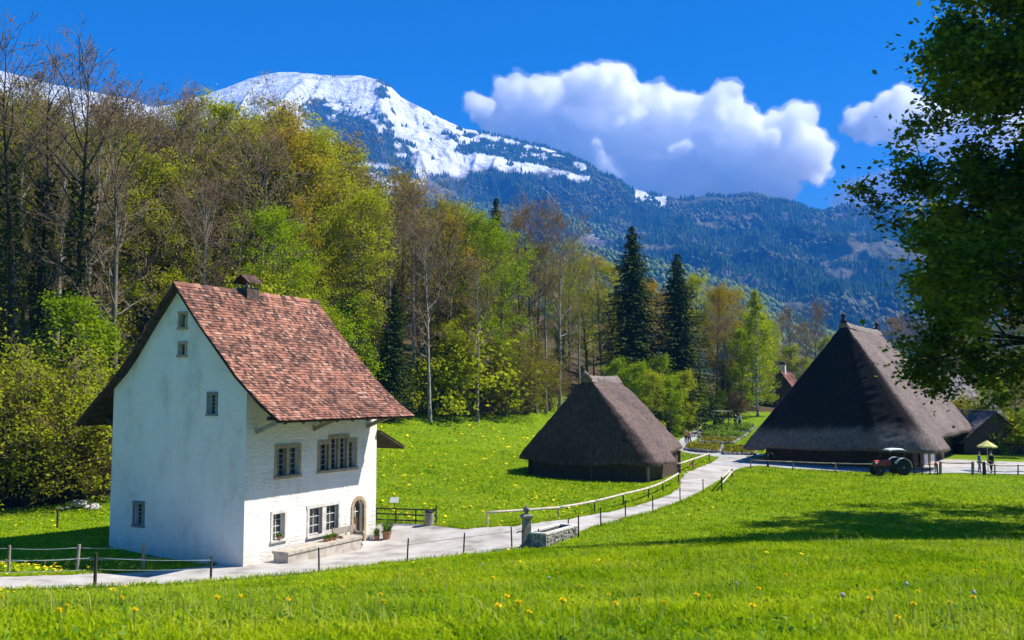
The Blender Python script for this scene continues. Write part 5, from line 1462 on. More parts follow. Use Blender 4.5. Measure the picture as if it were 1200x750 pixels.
fence('mesh_fence', 'low wooden yard fence between the tractor and the gate', 'fence',
      [(1072, 556, .85, .05, M_darkpost), (1081, 556, .85, .04, M_darkpost), (1090, 556.5, .85, .05, M_darkpost), (1099, 556.5, .85, .04, M_darkpost)], (.35, .65, .95), None, M_darkpost, .022)
fence('yard_gate', 'wooden gate with thick square posts open to the paved farmhouse yard', 'gate',
      [(1102, 556, 1.0, .11, M_post), (1140, 557, 1.05, .12, M_post)], (.9,), None, M_darkpost, .04)
fence('yard_fence', 'grey rail fence running from the gate towards the timber shed', 'fence',
      [(1154, 557, 1.05, .13, M_darkpost), (1166, 557, .85, .06, M_post), (1193, 557, .85, .06, M_post), (1230, 557, .85, .06, M_post)], (.35, .9), None, M_post, .045)
fence('pole_fence', 'pale pole railing high on the meadow beside the bushes at the wood', 'fence',
      [(645, 452, .9, .07, M_darkpost), (668, 452, .9, .07, M_darkpost), (688, 453, .9, .07, M_darkpost)], (.95,), None, M_rail, .11)
# low dark barrier beside the house
P = hit(441, 612); Q = hit(511, 615)
t = empty('barrier', P, 0, 'low black slatted barrier at the far corner of the white house', 'barrier')
D = Q - P
for k in range(4):
    p = D * (k / 3); MB().bar(p + Vector((0, 0, -.1)), p + Vector((0, 0, .78 if k < 3 else 1.0)), .06).build('post', M_iron, t)
for z in (.16, .46, .74): MB().bar(Vector((0, 0, z)), D + Vector((0, 0, z)), .05, .07).build('rail', M_darkpost, t)
t = empty('litter_bin', hit(503, 616), 0, 'round grey wooden litter bin at the end of the low black barrier', 'bin')
m_ = MB()
for k in range(14):
    a = k * 2 * math.pi / 14; m_.box(-.045, .045, .20, .235, .02, .68, 0, rotz(a))
m_.lathe([(.19, .03), (.20, .66)], 14); m_.build('body', M_greywood, t)
MB().lathe([(.25, .68), (.26, .72), (.12, .80), (.0, .81)], 14).build('lid', M_iron, t)
def signboard(p, w, h, ph, label, mat, tilt=.5):
    t = empty('information_sign', p, -.1, label, 'sign')
    MB().bar((0, 0, -.1), (0, 0, ph), .04).build('post', M_iron, t)
    M4 = Matrix.Translation((0, -.02, ph)) @ Matrix.Rotation(-tilt, 4, 'X')
    MB().box(-w / 2, w / 2, -.02, .02, -h / 2, h / 2, 0, M4).build('panel', mat, t)
M_white = pmat('white_enamel', (.72, .73, .74), (.80, .81, .82), 8, .4, 0)
signboard(hit(462, 597), .46, .32, .52, 'small tilted white information board in the meadow beyond the white house', M_white)
signboard(hit(794, 547), .5, .36, .55, 'small white information board in front of the thatched hut doorway', M_white)
signboard(hit(811, 548), .4, .4, .25, 'small orange notice on the grass between hut and path', pmat('orange_enamel', (.62, .28, .12), (.70, .34, .16), 8, .5, 0))
# fountain pillar and trough
M_fst = pmat('weathered_fountain_stone', (.10, .10, .09), (.27, .26, .24), 5, .9, .5, 18)
t = empty('fountain', hit(617, 642), .35, 'stone fountain pillar with carved head and moss-dark foot by the path', 'fountain')
def sq(prof, t_, nm, mt, cap=True):
    m_ = MB(); v = []
    for r, z in prof: v += [(-r, -r, z), (r, -r, z), (r, r, z), (-r, r, z)]
    f = [(3, 2, 1, 0)]
    for i in range(len(prof) - 1):
        for j in range(4): f.append((i * 4 + j, i * 4 + (j + 1) % 4, (i + 1) * 4 + (j + 1) % 4, (i + 1) * 4 + j))
    n = len(prof) - 1; f.append((n * 4, n * 4 + 1, n * 4 + 2, n * 4 + 3)); m_.add(v, f); return m_.build(nm, mt, t_)
sq([(.22, -.2), (.22, .10), (.17, .14), (.165, .7), (.15, 1.22), (.17, 1.26), (.24, 1.34), (.24, 1.40), (.12, 1.47)], t, 'pillar', M_fst)
m_ = MB(); m_.lathe([(.12, 1.47), (.07, 1.52), (.12, 1.58), (.15, 1.66), (.12, 1.74), (.05, 1.79), (.04, 1.83), (.0, 1.85)], 12); m_.build('finial', M_fst, t, smooth=True)
m_ = MB(); m_.tube([(-.1, -.1, .72), (-.45, -.18, .74), (-.52, -.19, .70)], .028, 8); m_.tube([(.16, 0, .66), (.5, .1, .68), (.56, .12, .55)], .028, 8); m_.build('spout', M_iron, t, smooth=True)
A_ = hit(640, 641); B_ = hit(677, 628); ang = math.atan2(B_.y - A_.y, B_.x - A_.x); L_ = (B_ - A_).length
t = empty('water_trough', A_, ang, 'long stone water trough with rubble side next to the fountain pillar', 'trough')
M_rub = pmat('rubble_stone', (.10, .095, .085), (.42, .40, .36), 7, .9, .8, 9, dist=.06)
m_ = MB(); m_.box(0, L_, 0, .16, -.4, .50); m_.box(0, L_, .84, 1.0, -.4, .50); m_.box(0, .16, .16, .84, -.4, .50); m_.box(L_ - .16, L_, .16, .84, -.4, .50); m_.box(.16, L_ - .16, .16, .84, -.4, .15); m_.build('basin', M_rub, t)
m_ = MB(); m_.box(-.03, L_ + .03, -.03, .20, .503, .58); m_.box(-.03, L_ + .03, .80, 1.03, .503, .58); m_.box(-.03, .20, .20, .80, .503, .58); m_.box(L_ - .2, L_ + .03, .20, .80, .503, .58); m_.build('rim', M_plinth, t)
MB().box(.162, L_ - .162, .162, .838, .40, .42).build('water', pmat('still_water', (.01, .015, .012), (.02, .03, .025), 3, .05, .05, 8, spec=.6), t)
rs = random.Random(3); m_ = MB()
for k in range(70):
    x = rs.uniform(.1, L_ - .1); z = rs.uniform(-.05, .46); m_.ball((x, -.02, z), rs.uniform(.05, .09), (1.1, .5, .8), 6, 0, .15)
m_.build('rubble_stones', M_rub, t)

# ------------------------------------------------------------------ tractor
M_red = pmat('faded_red_paint', (.38, .035, .02), (.50, .06, .035), 5, .45, .1, spec=.5)
M_tyre = flat('tyre_rubber', (.025, .025, .026), .85); M_rim = flat('grey_green_rim', (.20, .24, .20), .6); M_cream = flat('cream_paint', (.72, .73, .74), .5); M_engine = flat('dark_engine_metal', (.04, .04, .042), .6)
p = hit(1043, 556.5)
tr = empty('tractor', p, .06, 'small old tractor with red hood and white sun canopy before the farmhouse', 'tractor')
def wheel(x, y, r, w):
    M4 = Matrix.Translation((x, y, r)) @ Matrix.Rotation(math.pi / 2, 4, 'X')
    m_ = MB(); m_.lathe([(r * .62, -w / 2), (r * .93, -w / 2), (r, -w / 3), (r, w / 3), (r * .93, w / 2), (r * .62, w / 2)], 26, (0, 0, 0), 0, M4)
    n = 22
    for k in range(n):
        a = k * 2 * math.pi / n; c, s = math.cos(a), math.sin(a)
        for q in (-1, 1): m_.bar((x + c * r * .99, y + q * w * .02, r + s * r * .99), (x + math.cos(a + .12) * r * 1.0, y + q * w * .46, r + math.sin(a + .12) * r * 1.0), .05, .05)
    t_ = m_.build('wheel', M_tyre, tr)
    m_ = MB(); m_.lathe([(r * .1, -w / 2 - .02), (r * .28, -w * .36), (r * .61, -w * .38), (r * .64, -w / 2 - .006), (r * .64, w / 2 + .006), (r * .61, w * .38), (r * .28, w * .36), (r * .1, w / 2 + .02)], 22, (0, 0, 0), 0, M4); m_.build('rim', M_rim, t_)
for s_ in (-1, 1): wheel(.85, s_ * .72, .66, .32); wheel(-1.15, s_ * .62, .40, .20)
m_ = MB(); m_.box(-1.35, -.1, -.24, .24, .45, .82); m_.box(-.1, 1.05, -.20, .20, .48, .86); m_.bar((-1.15, -.62, .42), (-1.15, .62, .42), .1); m_.bar((.85, -.66, .66), (.85, .66, .66), .14); m_.build('chassis', M_engine, tr)
m_ = MB(); q = [(-.28, .80), (-.30, 1.02), (-.22, 1.18), (-.08, 1.24), (.08, 1.24), (.22, 1.18), (.30, 1.02), (.28, .80)]; n = len(q)
m_.add([(-1.42, y, z - .04) for y, z in q] + [(-.05, y, z + .02) for y, z in q], [tuple(range(n - 1, -1, -1)), tuple(range(n, 2 * n))] + [(i, (i + 1) % n, (i + 1) % n + n, i + n) for i in range(n)]); m_.build('hood', M_red, tr)
MB().box(-1.45, -1.425, -.22, .22, .82, 1.14).build('grille', M_engine, tr)
for s_ in (-1, 1):
    M4 = Matrix.Translation((-1.38, s_ * .34, .98)) @ Matrix.Rotation(math.pi / 2, 4, 'Y'); MB().lathe([(.02, -.08), (.10, .02), (.10, .06)], 12, (0, 0, 0), 0, M4).build('headlight', M_cream, tr)
    m_ = MB(); v = []; 
    for k in range(13):
        a = rad(-5 + k * 13.5); c, s = math.cos(a), math.sin(a)
        for y in (.53, .92):
            for r in (.76, .72): v.append((.85 + c * r, s_ * y, .68 + s * r))
    f = []
    for k in range(12): b_ = k * 4; f += [(b_, b_ + 4, b_ + 6, b_ + 2), (b_ + 1, b_ + 3, b_ + 7, b_ + 5), (b_, b_ + 1, b_ + 5, b_ + 4), (b_ + 2, b_ + 6, b_ + 7, b_ + 3)]
    m_.add(v, f + [(0, 2, 3, 1), (48, 49, 51, 50)]); m_.build('fender', M_cream, tr)
m_ = MB(); m_.box(.42, .82, -.22, .22, 1.02, 1.10); m_.box(.80, .88, -.22, .22, 1.08, 1.38); m_.bar((.6, 0, .84), (.6, 0, 1.02), .12); m_.build('seat', M_tyre, tr)
m_ = MB(); m_.tube([(.22 + .03 * math.sin(a), .19 * math.cos(a), 1.40 + .19 * math.sin(a) * .6) for a in np.linspace(0, 2 * math.pi, 17)], .018, 6); m_.bar((.02, 0, 1.05), (.22, 0, 1.4), .03); m_.build('steering_wheel', M_tyre, tr)
MB().tube([(-.75, .18, 1.2), (-.75, .18, 1.75)], .035, 8).build('exhaust', M_engine, tr)
m_ = MB()
v = []
for x, dz in ((-.25, 0), (-.1, .07), (.45, .1), (1.0, .07), (1.15, 0)):
    for y, e in ((-.72, -.06), (-.4, 0), (.4, 0), (.72, -.06)): v.append((x, y, 2.10 + dz + e))
    for y, e in ((-.72, -.06), (-.4, 0), (.4, 0), (.72, -.06)): v.append((x, y, 2.02 + dz + e))
f = []
for k in range(4):
    b_ = k * 8; n_ = b_ + 8
    for j in range(3): f += [(b_ + j, b_ + j + 1, n_ + j + 1, n_ + j), (b_ + 4 + j, n_ + 4 + j, n_ + 5 + j, b_ + 5 + j)]
    f += [(b_, n_, n_ + 4, b_ + 4), (b_ + 3, b_ + 7, n_ + 7, n_ + 3)]
f += [(0, 4, 5, 1), (1, 5, 6, 2), (2, 6, 7, 3), (32, 33, 37, 36), (33, 34, 38, 37), (34, 35, 39, 38)]
m_.add(v, f); m_.build('canopy', M_white, tr)
tr.scale = (.9, .9, .95)
for x in (-.2, 1.05):
    for y in (-.62, .62): MB().bar((x if x > 0 else -.1, y * .9, .85), (x, y, 2.06), .045).build('canopy_post', M_engine, tr)

# ------------------------------------------------------------------ people
def skinmat(n, c): return flat(n, c, .8, 0, .2)
C_skin = skinmat('skin', (.55, .34, .25)); C_hair = skinmat('brown_hair', (.05, .035, .025)); C_shoe = skinmat('shoe_leather', (.03, .025, .02))
CLOTH = {k: skinmat(k + '_cloth', c) for k, c in {'yellow': (.65, .48, .05), 'black': (.02, .02, .022), 'pink': (.60, .25, .22), 'blue': (.04, .10, .32), 'white': (.70, .70, .70), 'red': (.55, .03, .03), 'navy': (.02, .03, .07), 'grey': (.20, .20, .21), 'denim': (.07, .11, .20)}.items()}
def person(p, h, face, top, legs, label, stride=.12, armf=.1, arm_up=0, hair=C_hair):
    """standing or walking figure of height h metres, one continuous skin, clothes as children"""
    s = h / 1.75
    J = {'pel': (0, 0, .95), 'wst': (0, 0, 1.08), 'chs': (0, .01, 1.32), 'shl': (0, 0, 1.44), 'nck': (0, .01, 1.52), 'hd0': (0, -.015, 1.60), 'hd1': (0, -.01, 1.70)}
    E_ = [('pel', 'wst'), ('wst', 'chs'), ('chs', 'shl'), ('shl', 'nck'), ('nck', 'hd0'), ('hd0', 'hd1')]
    R = {'pel': (.15, .11), 'wst': (.125, .095), 'chs': (.155, .11), 'shl': (.12, .085), 'nck': (.052, .052), 'hd0': (.075, .085), 'hd1': (.08, .095)}
    for sd, q in ((-1, 'l'), (1, 'r')):
        st = stride * sd
        J.update({q + 'h': (sd * .09, 0, .88), q + 'k': (sd * .10, -st * .6 - .02, .48), q + 'a': (sd * .10, -st if st > 0 else -st + .04, .09), q + 't': (sd * .105, -st - .15 if st > 0 else -st - .11, .035),
                  q + 's': (sd * .17, 0, 1.41), q + 'e': (sd * .23, st * .5 + .02, 1.13), q + 'w': (sd * .23, st * .8 - armf, .90), q + 'f': (sd * .22, st * .85 - armf - .04, .81)})
        if arm_up and sd == 1: J.update({q + 'e': (.24, -.08, 1.16), q + 'w': (.14, -.28, 1.24), q + 'f': (.10, -.34, 1.28)})
        E_ += [('pel', q + 'h'), (q + 'h', q + 'k'), (q + 'k', q + 'a'), (q + 'a', q + 't'), ('shl', q + 's'), (q + 's', q + 'e'), (q + 'e', q + 'w'), (q + 'w', q + 'f')]
        R.update({q + 'h': (.095, .10), q + 'k': (.062, .065), q + 'a': (.045, .05), q + 't': (.045, .03), q + 's': (.062, .06), q + 'e': (.045, .045), q + 'w': (.032, .028), q + 'f': (.036, .022)})
    names = list(J)
    def skin(nm, keep, grow_, mat_, parent, lv=2):
        ks = [k for k in names if k in keep]; me = bpy.data.meshes.new(nm)
        me.from_pydata([tuple(c * s for c in J[k]) for k in ks], [(ks.index(a), ks.index(b)) for a, b in E_ if a in keep and b in keep], [])
        o = bpy.data.objects.new(nm, me); col.objects.link(o)
        sk_ = o.modifiers.new('s', 'SKIN'); sk_.use_smooth_shade = True; sv = me.skin_vertices[0].data
        for i, k in enumerate(ks): sv[i].radius = (R[k][0] * s * grow_, R[k][1] * s * grow_); sv[i].use_root = (k == ks[0])
        ss = o.modifiers.new('u', 'SUBSURF'); ss.levels = ss.render_levels = lv
        bpy.context.view_layer.update()
        m2 = bpy.data.meshes.new_from_object(o.evaluated_get(bpy.context.evaluated_depsgraph_get()))
        bpy.data.objects.remove(o); m2.materials.clear(); m2.materials.append(mat_)
        o = bpy.data.objects.new(nm, m2); col.objects.link(o); o.parent = parent; return o
    root = skin('person', set(names), 1, C_skin, None)
    root.location = p; root.rotation_euler = (0, 0, face); tag(root, label, 'person')
    skin('jacket', {'wst', 'chs', 'shl', 'ls', 'le', 'lw', 'rs', 're', 'rw', 'pel'}, 1.16, CLOTH[top], root)
    skin('trousers', {'pel', 'lh', 'lk', 'la', 'rh', 'rk', 'ra'}, 1.13, CLOTH[legs], root)
    for q in 'lr':
        a = Vector(J[q + 'a']) * s; b = Vector(J[q + 't']) * s; m_ = MB(); m_.ball((a + b) / 2 + Vector((0, 0, -.01 * s)), .085 * s, (.6, 1.5, .6), 10); m_.build('shoe', C_shoe, root, smooth=True)
    m_ = MB(); m_.ball(Vector((0, .012, 1.70)) * s, .098 * s, (.92, 1.0, .95), 12); m_.build('hair', hair, root, smooth=True)
    m_ = MB(); m_.ball(Vector((0, -.115, 1.645)) * s, .018 * s, (.7, 1, 1.3), 6); m_.build('nose', C_skin, root, smooth=True)
    return root
person(hit(804, 520), 1.78, 2.9, 'yellow', 'black', 'person in a yellow jacket and black trousers walking on the garden path', .16)
person(hit(808, 521), 1.70, 3.3, 'pink', 'navy', 'person in a pink top walking beside the one in yellow', .14)
person(hit(862, 499.5), 1.75, .6, 'black', 'navy', 'person in dark clothes standing by the garden shelter', .05, .1, 1)
person(hit(867, 500.5), 1.72, -.7, 'white', 'navy', 'person in a white top and dark trousers beside the round garden bush', .08)
person(hit(1148, 554), 1.70, 1.2, 'blue', 'grey', 'person in a blue jacket standing behind the yard gate', .08)
person(hit(1162, 555), 1.80, -1.4, 'black', 'black', 'tall person in black under the yellow parasol at the farmhouse yard', .06)
person(hit(1097, 556), 1.12, .4, 'red', 'white', 'child in a red top and white trousers beside the gate post', .05)
# parasol by the yard
t = empty('parasol', hit(1158, 553), 0, 'pale yellow parasol standing open beside the farmhouse entrance', 'parasol')
MB().tube([(0, 0, 0), (0, 0, 2.5)], .03, 8).build('pole', M_greywood, t)
m_ = MB(); v = [(0, 0, 2.6)]; n = 8
for k in range(n): a = k * 2 * math.pi / n; v.append((.8 * math.cos(a), .8 * math.sin(a), 2.12))
for k in range(n): a = k * 2 * math.pi / n; v.append((.8 * math.cos(a), .8 * math.sin(a), 2.0))
m_.add(v, [(0, 1 + k, 1 + (k + 1) % n) for k in range(n)] + [(1 + k, 1 + n + k, 1 + n + (k + 1) % n, 1 + (k + 1) % n) for k in range(n)]); m_.build('canopy', pmat('yellow_canvas', (.50, .48, .14), (.62, .60, .22), 3, .8, .1), t)
# hand pump with curved handle
t = empty('hand_pump', hit(900, 548), .2, "black curved iron hand pump at the roadside below the farmhouse's low eave", 'pump')
m_ = MB(); m_.lathe([(.14, 0), (.10, .08), (.08, .9), (.11, 1.0), (.03, 1.15)], 10); m_.build('body', M_iron, t, smooth=True)
m_ = MB(); m_.tube([(0, 0, 1.1), (.25, 0, 1.25), (.5, 0, 1.1), (.6, 0, .8), (.5, 0, .5)], .035, 6); m_.build('handle', M_iron, t, smooth=True)
m_ = MB(); m_.tube([(0, 0, .75), (-.25, 0, .76), (-.3, 0, .62)], .03, 6); m_.build('spout', M_iron, t, smooth=True)

# ------------------------------------------------------------------ garden
M_bedgreen = leafmat('vegetable_leaves', (.05, .12, .012), (.16, .30, .03), .35, 0, c3=(.26, .36, .06))
def bed(c1, c2, c3, c4, label, dens, hh, mt, seed):
    P = [hit(*c) for c in (c1, c2, c3, c4)]; o = P[0]
    t = empty('garden_bed', o, 0, label, 'garden bed', 'garden beds on the slope')
    m_ = MB(); Q = [p - o for p in P]
    v = [(q.x, q.y, q.z - .3) for q in Q] + [(q.x, q.y, q.z + .22) for q in Q]
    m_.add(v, [(3, 2, 1, 0), (4, 5, 6, 7), (0, 1, 5, 4), (1, 2, 6, 5), (2, 3, 7, 6), (3, 0, 4, 7)]); m_.build('soil', M_soil, t)
    rs = random.Random(seed); m_ = MB()
    for k in range(4):
        a, b_ = Q[k], Q[(k + 1) % 4]; n = int((b_ - a).length / .4)
        for j in range(n):
            q = a.lerp(b_, (j + .5) / n); m_.ball((q.x, q.y, q.z + .14), rs.uniform(.16, .26), (1, 1, .8), 6, 0, .18)
    m_.build('stone_edging', M_rub, t)
    rn = np.random.RandomState(seed); n = int(dens); u = rn.rand(n, 1); w = rn.rand(n, 1); Qn = [np.array(q) for q in Q]
    C = (Qn[0] * (1 - u) + Qn[1] * u) * (1 - w) + (Qn[3] * (1 - u) + Qn[2] * u) * w
    keep = fbm(C[:, 0] * 1.2, C[:, 1] * 1.2, 3, seed) > .42; C = C[keep]; C[:, 2] += .22 + np.abs(rn.normal(0, hh, len(C)))
    V, F = leaf_cloud(rn, C, .12, .3); mkobj('plants', npmesh('plants', V, F, np.repeat(rn.rand(len(C)), 4)), mt, t)
bed((832, 507), (878, 507), (884, 501), (838, 500), 'uppermost garden bed of leafy green plants beside the birch', 5000, .25, M_bedgreen, 1)
bed((820, 513), (868, 515), (876, 509), (828, 508), 'second garden bed from the top, bright green and sloping', 5000, .22, M_bedgreen, 2)
bed((820, 519), (858, 521), (866, 516), (822, 514), 'narrow stony garden bed in the middle of the terraces', 1200, .12, M_olive, 3)
bed((803, 528), (842, 531), (846, 524), (808, 521), 'lowest garden bed, stony with sparse plants by the path bend', 1800, .14, M_olive, 4)
bed((848, 533), (884, 534), (884, 526), (850, 525), "garden bed of bare soil and stones nearest the farmhouse's low eave", 4000, .12, M_olive, 5)
t = empty('garden_shelter', hit(845, 500), .3, 'small wooden shelter with a flat pale roof at the head of the garden', 'shelter')
for x in (-.8, .8):
    for y in (-.6, .6): MB().box(x - .06, x + .06, y - .06, y + .06, -.2, 2.0).build('post', M_darkpost, t)
MB().box(-1.15, 1.15, -.9, .9, 2.0, 2.12).build('roof', M_greywood, t); MB().box(-.72, .72, .52, .60, .1, 1.5).build('back_panel', M_wood, t)
fence('handrail', 'pale handrail climbing beside the garden path', 'handrail', [(818, 512, .9, .05, M_rail), (826, 502, .9, .05, M_rail)], (.95,), None, M_rail, .05)
# firewood and stones at the wood's edge
def pile(p, n, kind, label, cat, sx, sy, r, mt, seed):
    t = empty(kind, p, .1, label, cat); rs = random.Random(seed)
    m_ = MB()
    for k in range(n):
        x, y = rs.uniform(-sx, sx), rs.uniform(-sy, sy); z = rs.uniform(0, 1) * (1 - abs(x) / sx) * .9
        if kind == 'log_pile': m_.tube([(x - .7, y, z), (x + .7, y + rs.uniform(-.2, .2), z + rs.uniform(-.1, .1))], r * rs.uniform(.7, 1.2), 7)
        else: m_.ball((x, y, z * .6), r * rs.uniform(.5, 1.1), (1.1, .9, .7), 7, 0, .2)
    o = m_.build(kind, mt, None); o.location = p; tag(o, label, cat, kind='stuff'); bpy.data.objects.remove(t)
pile(hit(412, 490), 60, 'log_pile', 'heap of dark cut branches at the wood edge behind the house roof', 'log pile', 3.2, .7, .12, M_bark, 1)
pile(hit(505, 482), 50, 'log_pile', 'heap of old branches beneath the bushes at the meadow top', 'log pile', 3.2, .7, .12, M_bark, 4)
pile(hit(94, 596), 16, 'rock_pile', 'pale rocks lying under the olive bushes', 'rocks', 1.0, .5, .3, pmat('pale_rock', (.30, .28, .25), (.55, .52, .48), 3, .9, .5, 8), 2)
# ------------------------------------------------------------------ grass
def outside(x, y):
    k = np.ones(len(x), bool)
    for P in POLYS: k &= ~inpoly(x, y, P)
    c, s = math.cos(ANG), math.sin(ANG)
    for (ox, oy, a, L, W) in ((-10.95, 38.88, ANG, HL, HW), (10.3, 67.3, A2, 9.5, 11), (33.6, 76, A3, 26, 15.7)):
        c, s = math.cos(a), math.sin(a); dx, dy = x - ox, y - oy; u = c * dx + s * dy; v = -s * dx + c * dy
        k &= ~((u > 0) & (u < L) & (v > 0) & (v < W))
    return k
def grass_mat(name, c1, c2, c3):
    m, n, l = newmat(name)
    out = n.new('ShaderNodeOutputMaterial'); a = n.new('ShaderNodeAttribute'); a.attribute_name = 'rnd'
    c = ramp(n, l, a.outputs['Fac'], [(.0, c1), (.5, c2), (1, c3)])
    f = noise(n, l, .45, 5, .65); cc = ramp(n, l, f, [(.3, (.50, .66, .5)), (.5, (.95, .98, .9)), (.66, (1.25, 1.1, 1))])
    mx = n.new('ShaderNodeMix'); mx.data_type = 'RGBA'; mx.blend_type = 'MULTIPLY'; mx.inputs[0].default_value = 1
    l.new(c, mx.inputs[6]); l.new(cc, mx.inputs[7])
    d = n.new('ShaderNodeBsdfDiffuse'); t = n.new('ShaderNodeBsdfTranslucent'); g = n.new('ShaderNodeBsdfGlossy'); g.inputs['Roughness'].default_value = .45
    l.new(mx.outputs[2], d.inputs[0]); l.new(mx.outputs[2], t.inputs[0])
    s1 = n.new('ShaderNodeMixShader'); s1.inputs[0].default_value = .42; l.new(d.outputs[0], s1.inputs[1]); l.new(t.outputs[0], s1.inputs[2])
    s2 = n.new('ShaderNodeMixShader'); s2.inputs[0].default_value = .0; l.new(s1.outputs[0], s2.inputs[1]); l.new(g.outputs[0], s2.inputs[2])
    l.new(s2.outputs[0], out.inputs[0]); return m
M_grass = grass_mat('grass_blades', (.12, .22, .003), (.33, .46, .006), (.58, .62, .06))
rn = np.random.RandomState(21)
def wedge(n, y0, y1, p=0, m=1.5):
    y = y0 + (y1 - y0) * rn.rand(n) ** (1 / (1 + p)); w = y * .60 + m; x = (rn.rand(n) * 2 - 1) * w; return x, y
def blades_np(name, x, y, h, w, lean, mat, rnd, segs=2):
    k = outside(x, y); x, y, h, w, rnd = x[k], y[k], h[k], w[k], rnd[k]
    fo = forestness(x, y); k = fo < .5; x, y, h, w, rnd = x[k], y[k], h[k], w[k], rnd[k]
    n = len(x); z = H(x, y)
    a = rn.rand(n) * 6.283; b_ = a + 1.57 + rn.normal(0, .5, n); ln = h * lean * np.abs(rn.normal(.6, .5, n))
    sx, sy = np.cos(a) * w, np.sin(a) * w; lx, ly = np.cos(b_) * ln, np.sin(b_) * ln
    V = np.zeros((n, 5, 3))
    V[:, 0] = np.c_[x - sx, y - sy, z - .02]; V[:, 1] = np.c_[x + sx, y + sy, z - .02]
    V[:, 2] = np.c_[x + sx * .8 + lx * .35, y + sy * .8 + ly * .35, z + h * .6]; V[:, 3] = np.c_[x - sx * .8 + lx * .35, y - sy * .8 + ly * .35, z + h * .6]
    V[:, 4] = np.c_[x + lx, y + ly, z + h * (1 - .25 * lean * rn.rand(n))]
    me = bpy.data.meshes.new(name); me.vertices.add(n * 5); me.vertices.foreach_set('co', V.reshape(-1).astype(np.float32))
    o = (np.arange(n) * 5)[:, None]; L = np.concatenate([o + np.array([[0, 1, 2, 3]]), o + np.array([[3, 2, 4]])], 1).astype(np.int32)
    me.loops.add(L.size); me.loops.foreach_set('vertex_index', L.ravel())
    ls = np.stack([np.arange(n) * 7, np.arange(n) * 7 + 4], 1).ravel().astype(np.int32)
    me.polygons.add(2 * n); me.polygons.foreach_set('loop_start', ls)
    at_ = me.attributes.new('rnd', 'FLOAT', 'POINT'); at_.data.foreach_set('value', np.repeat(rnd, 5).astype(np.float32))
    me.update(calc_edges=True)
    return tag(mkobj(name, me, mat), kind='stuff')
def tone(x, y, n): return np.clip(.5 * fbm(x * .9, y * .9, 4, 61) + .28 * rn.rand(n) + .11 + .25 * (rn.rand(n) > .93), 0, 1)
n = 760000; x, y = wedge(n, 3.4, 30, 0, 4.5)
patch = fbm(x * .7, y * .7, 4, 44)
h = (.035 + .09 * rn.rand(n) ** 1.3) * (.55 + 1.1 * patch) ; w = (.0022 + .0030 * rn.rand(n)) * (1 + y / 11)
blades_np('meadow_grass', x, y, h, w, 1.1, M_grass, tone(x, y, n))
n = 230000; x, y = wedge(n, 30, 82, -.15, 8); h = (.035 + .06 * rn.rand(n)) * (.6 + .8 * fbm(x * .5, y * .5, 3, 45)); w = .014 + .016 * rn.rand(n) + y * .0002
blades_np('lawn_grass', x, y, h, w, 1.2, M_grass, tone(x, y, n))
n = 90000; x = -60 + rn.rand(n) * 90; y = 52 + rn.rand(n) * 76; h = .07 + .12 * rn.rand(n); w = .03 + .03 * rn.rand(n)
blades_np('upper_meadow_grass', x, y, h, w, 1.1, M_grass, tone(x, y, n))
n = 16000; x, y = wedge(n, 4, 26, 0); k = fbm(x * .5, y * .5, 4, 49) > .55; x, y = x[k], y[k]; n = len(x)
blades_np('tall_grass_stalks', x, y, .16 + .16 * rn.rand(n), .0028 + .0025 * rn.rand(n), .8, grass_mat('dry_stalks', (.20, .30, .02), (.38, .44, .05), (.50, .46, .16)), rn.rand(n))
# longer tufts at the verges of the path
xs, ys = [], []
for P in POLYS[:1]:
    seg = np.linalg.norm(np.roll(P, -1, 0) - P, axis=1)
    for i in range(len(P) - 1):
        if seg[i] > 40: continue
        m = int(seg[i] * 170); t_ = rn.rand(m, 1); q = P[i] * (1 - t_) + P[i + 1] * t_ + rn.normal(0, .14, (m, 2)); xs.append(q[:, 0]); ys.append(q[:, 1])
x = np.concatenate(xs); y = np.concatenate(ys); n = len(x); blades_np('verge_grass', x, y, .08 + .16 * rn.rand(n), .008 + .012 * rn.rand(n), 1.0, M_grass, tone(x, y, n))
# broad leaves of clover, plantain and dandelion among the grass
n = 26000; x, y = wedge(n, 3.6, 24, 0); k = fbm(x * 1.1, y * 1.1, 3, 47) > .47; x, y = x[k], y[k]; n = len(x)
C = np.c_[x, y, H(x, y) + .03 + .07 * rn.rand(n)]; V, F = leaf_cloud(rn, C, .026, .9, .65)
tag(mkobj('clover', npmesh('clover', V, F, np.repeat(rn.rand(n), 4)), grass_mat('clover_leaves', (.05, .14, .008), (.12, .26, .02), (.26, .40, .08))), kind='stuff')

# ------------------------------------------------------------------ dandelions: the largest 300 each on their own, the rest as a scatter
M_yel = flat('dandelion_yellow', (.85, .62, .01), .8, 0, .1); M_stem = flat('dandelion_stem', (.16, .28, .06), .7); M_puff = flat('dandelion_clock', (.42, .43, .38), .9)
def dandelion(nm, head, closed=False):
    t = bpy.data.objects.new(nm, None); col.objects.link(t)
    MB().tube([(0, 0, 0), (.006, .004, .09), (.0, .01, .17)], .003, 5).build('stem', M_stem, t)
    m_ = MB(); m_.lathe([(.004, .155), (.013, .163), (.012, .176)], 8, (0, .01, 0)); rs = random.Random(2)
    if closed: m_.ball((0, .01, .185), .02, (1, 1, 1), 10, 0, .1)
    else:
        for ring, (nn, r, zz) in enumerate(((16, .023, .182), (12, .016, .190), (7, .009, .195))):
            for k in range(nn):
                a = k * 6.283 / nn + ring; c, s = math.cos(a), math.sin(a)
                m_.add([(c * .003 - s * .003, .01 + s * .003 + c * .003, .176), (c * .003 + s * .003, .01 + s * .003 - c * .003, .176), (c * r + s * .003, .01 + s * r - c * .003, zz), (c * r - s * .003, .01 + s * r + c * .003, zz)], [(0, 1, 2, 3)])
        m_.ball((0, .01, .180), .012, (1, 1, .6), 8)
    m_.build('flower_head', head, t)
    return t
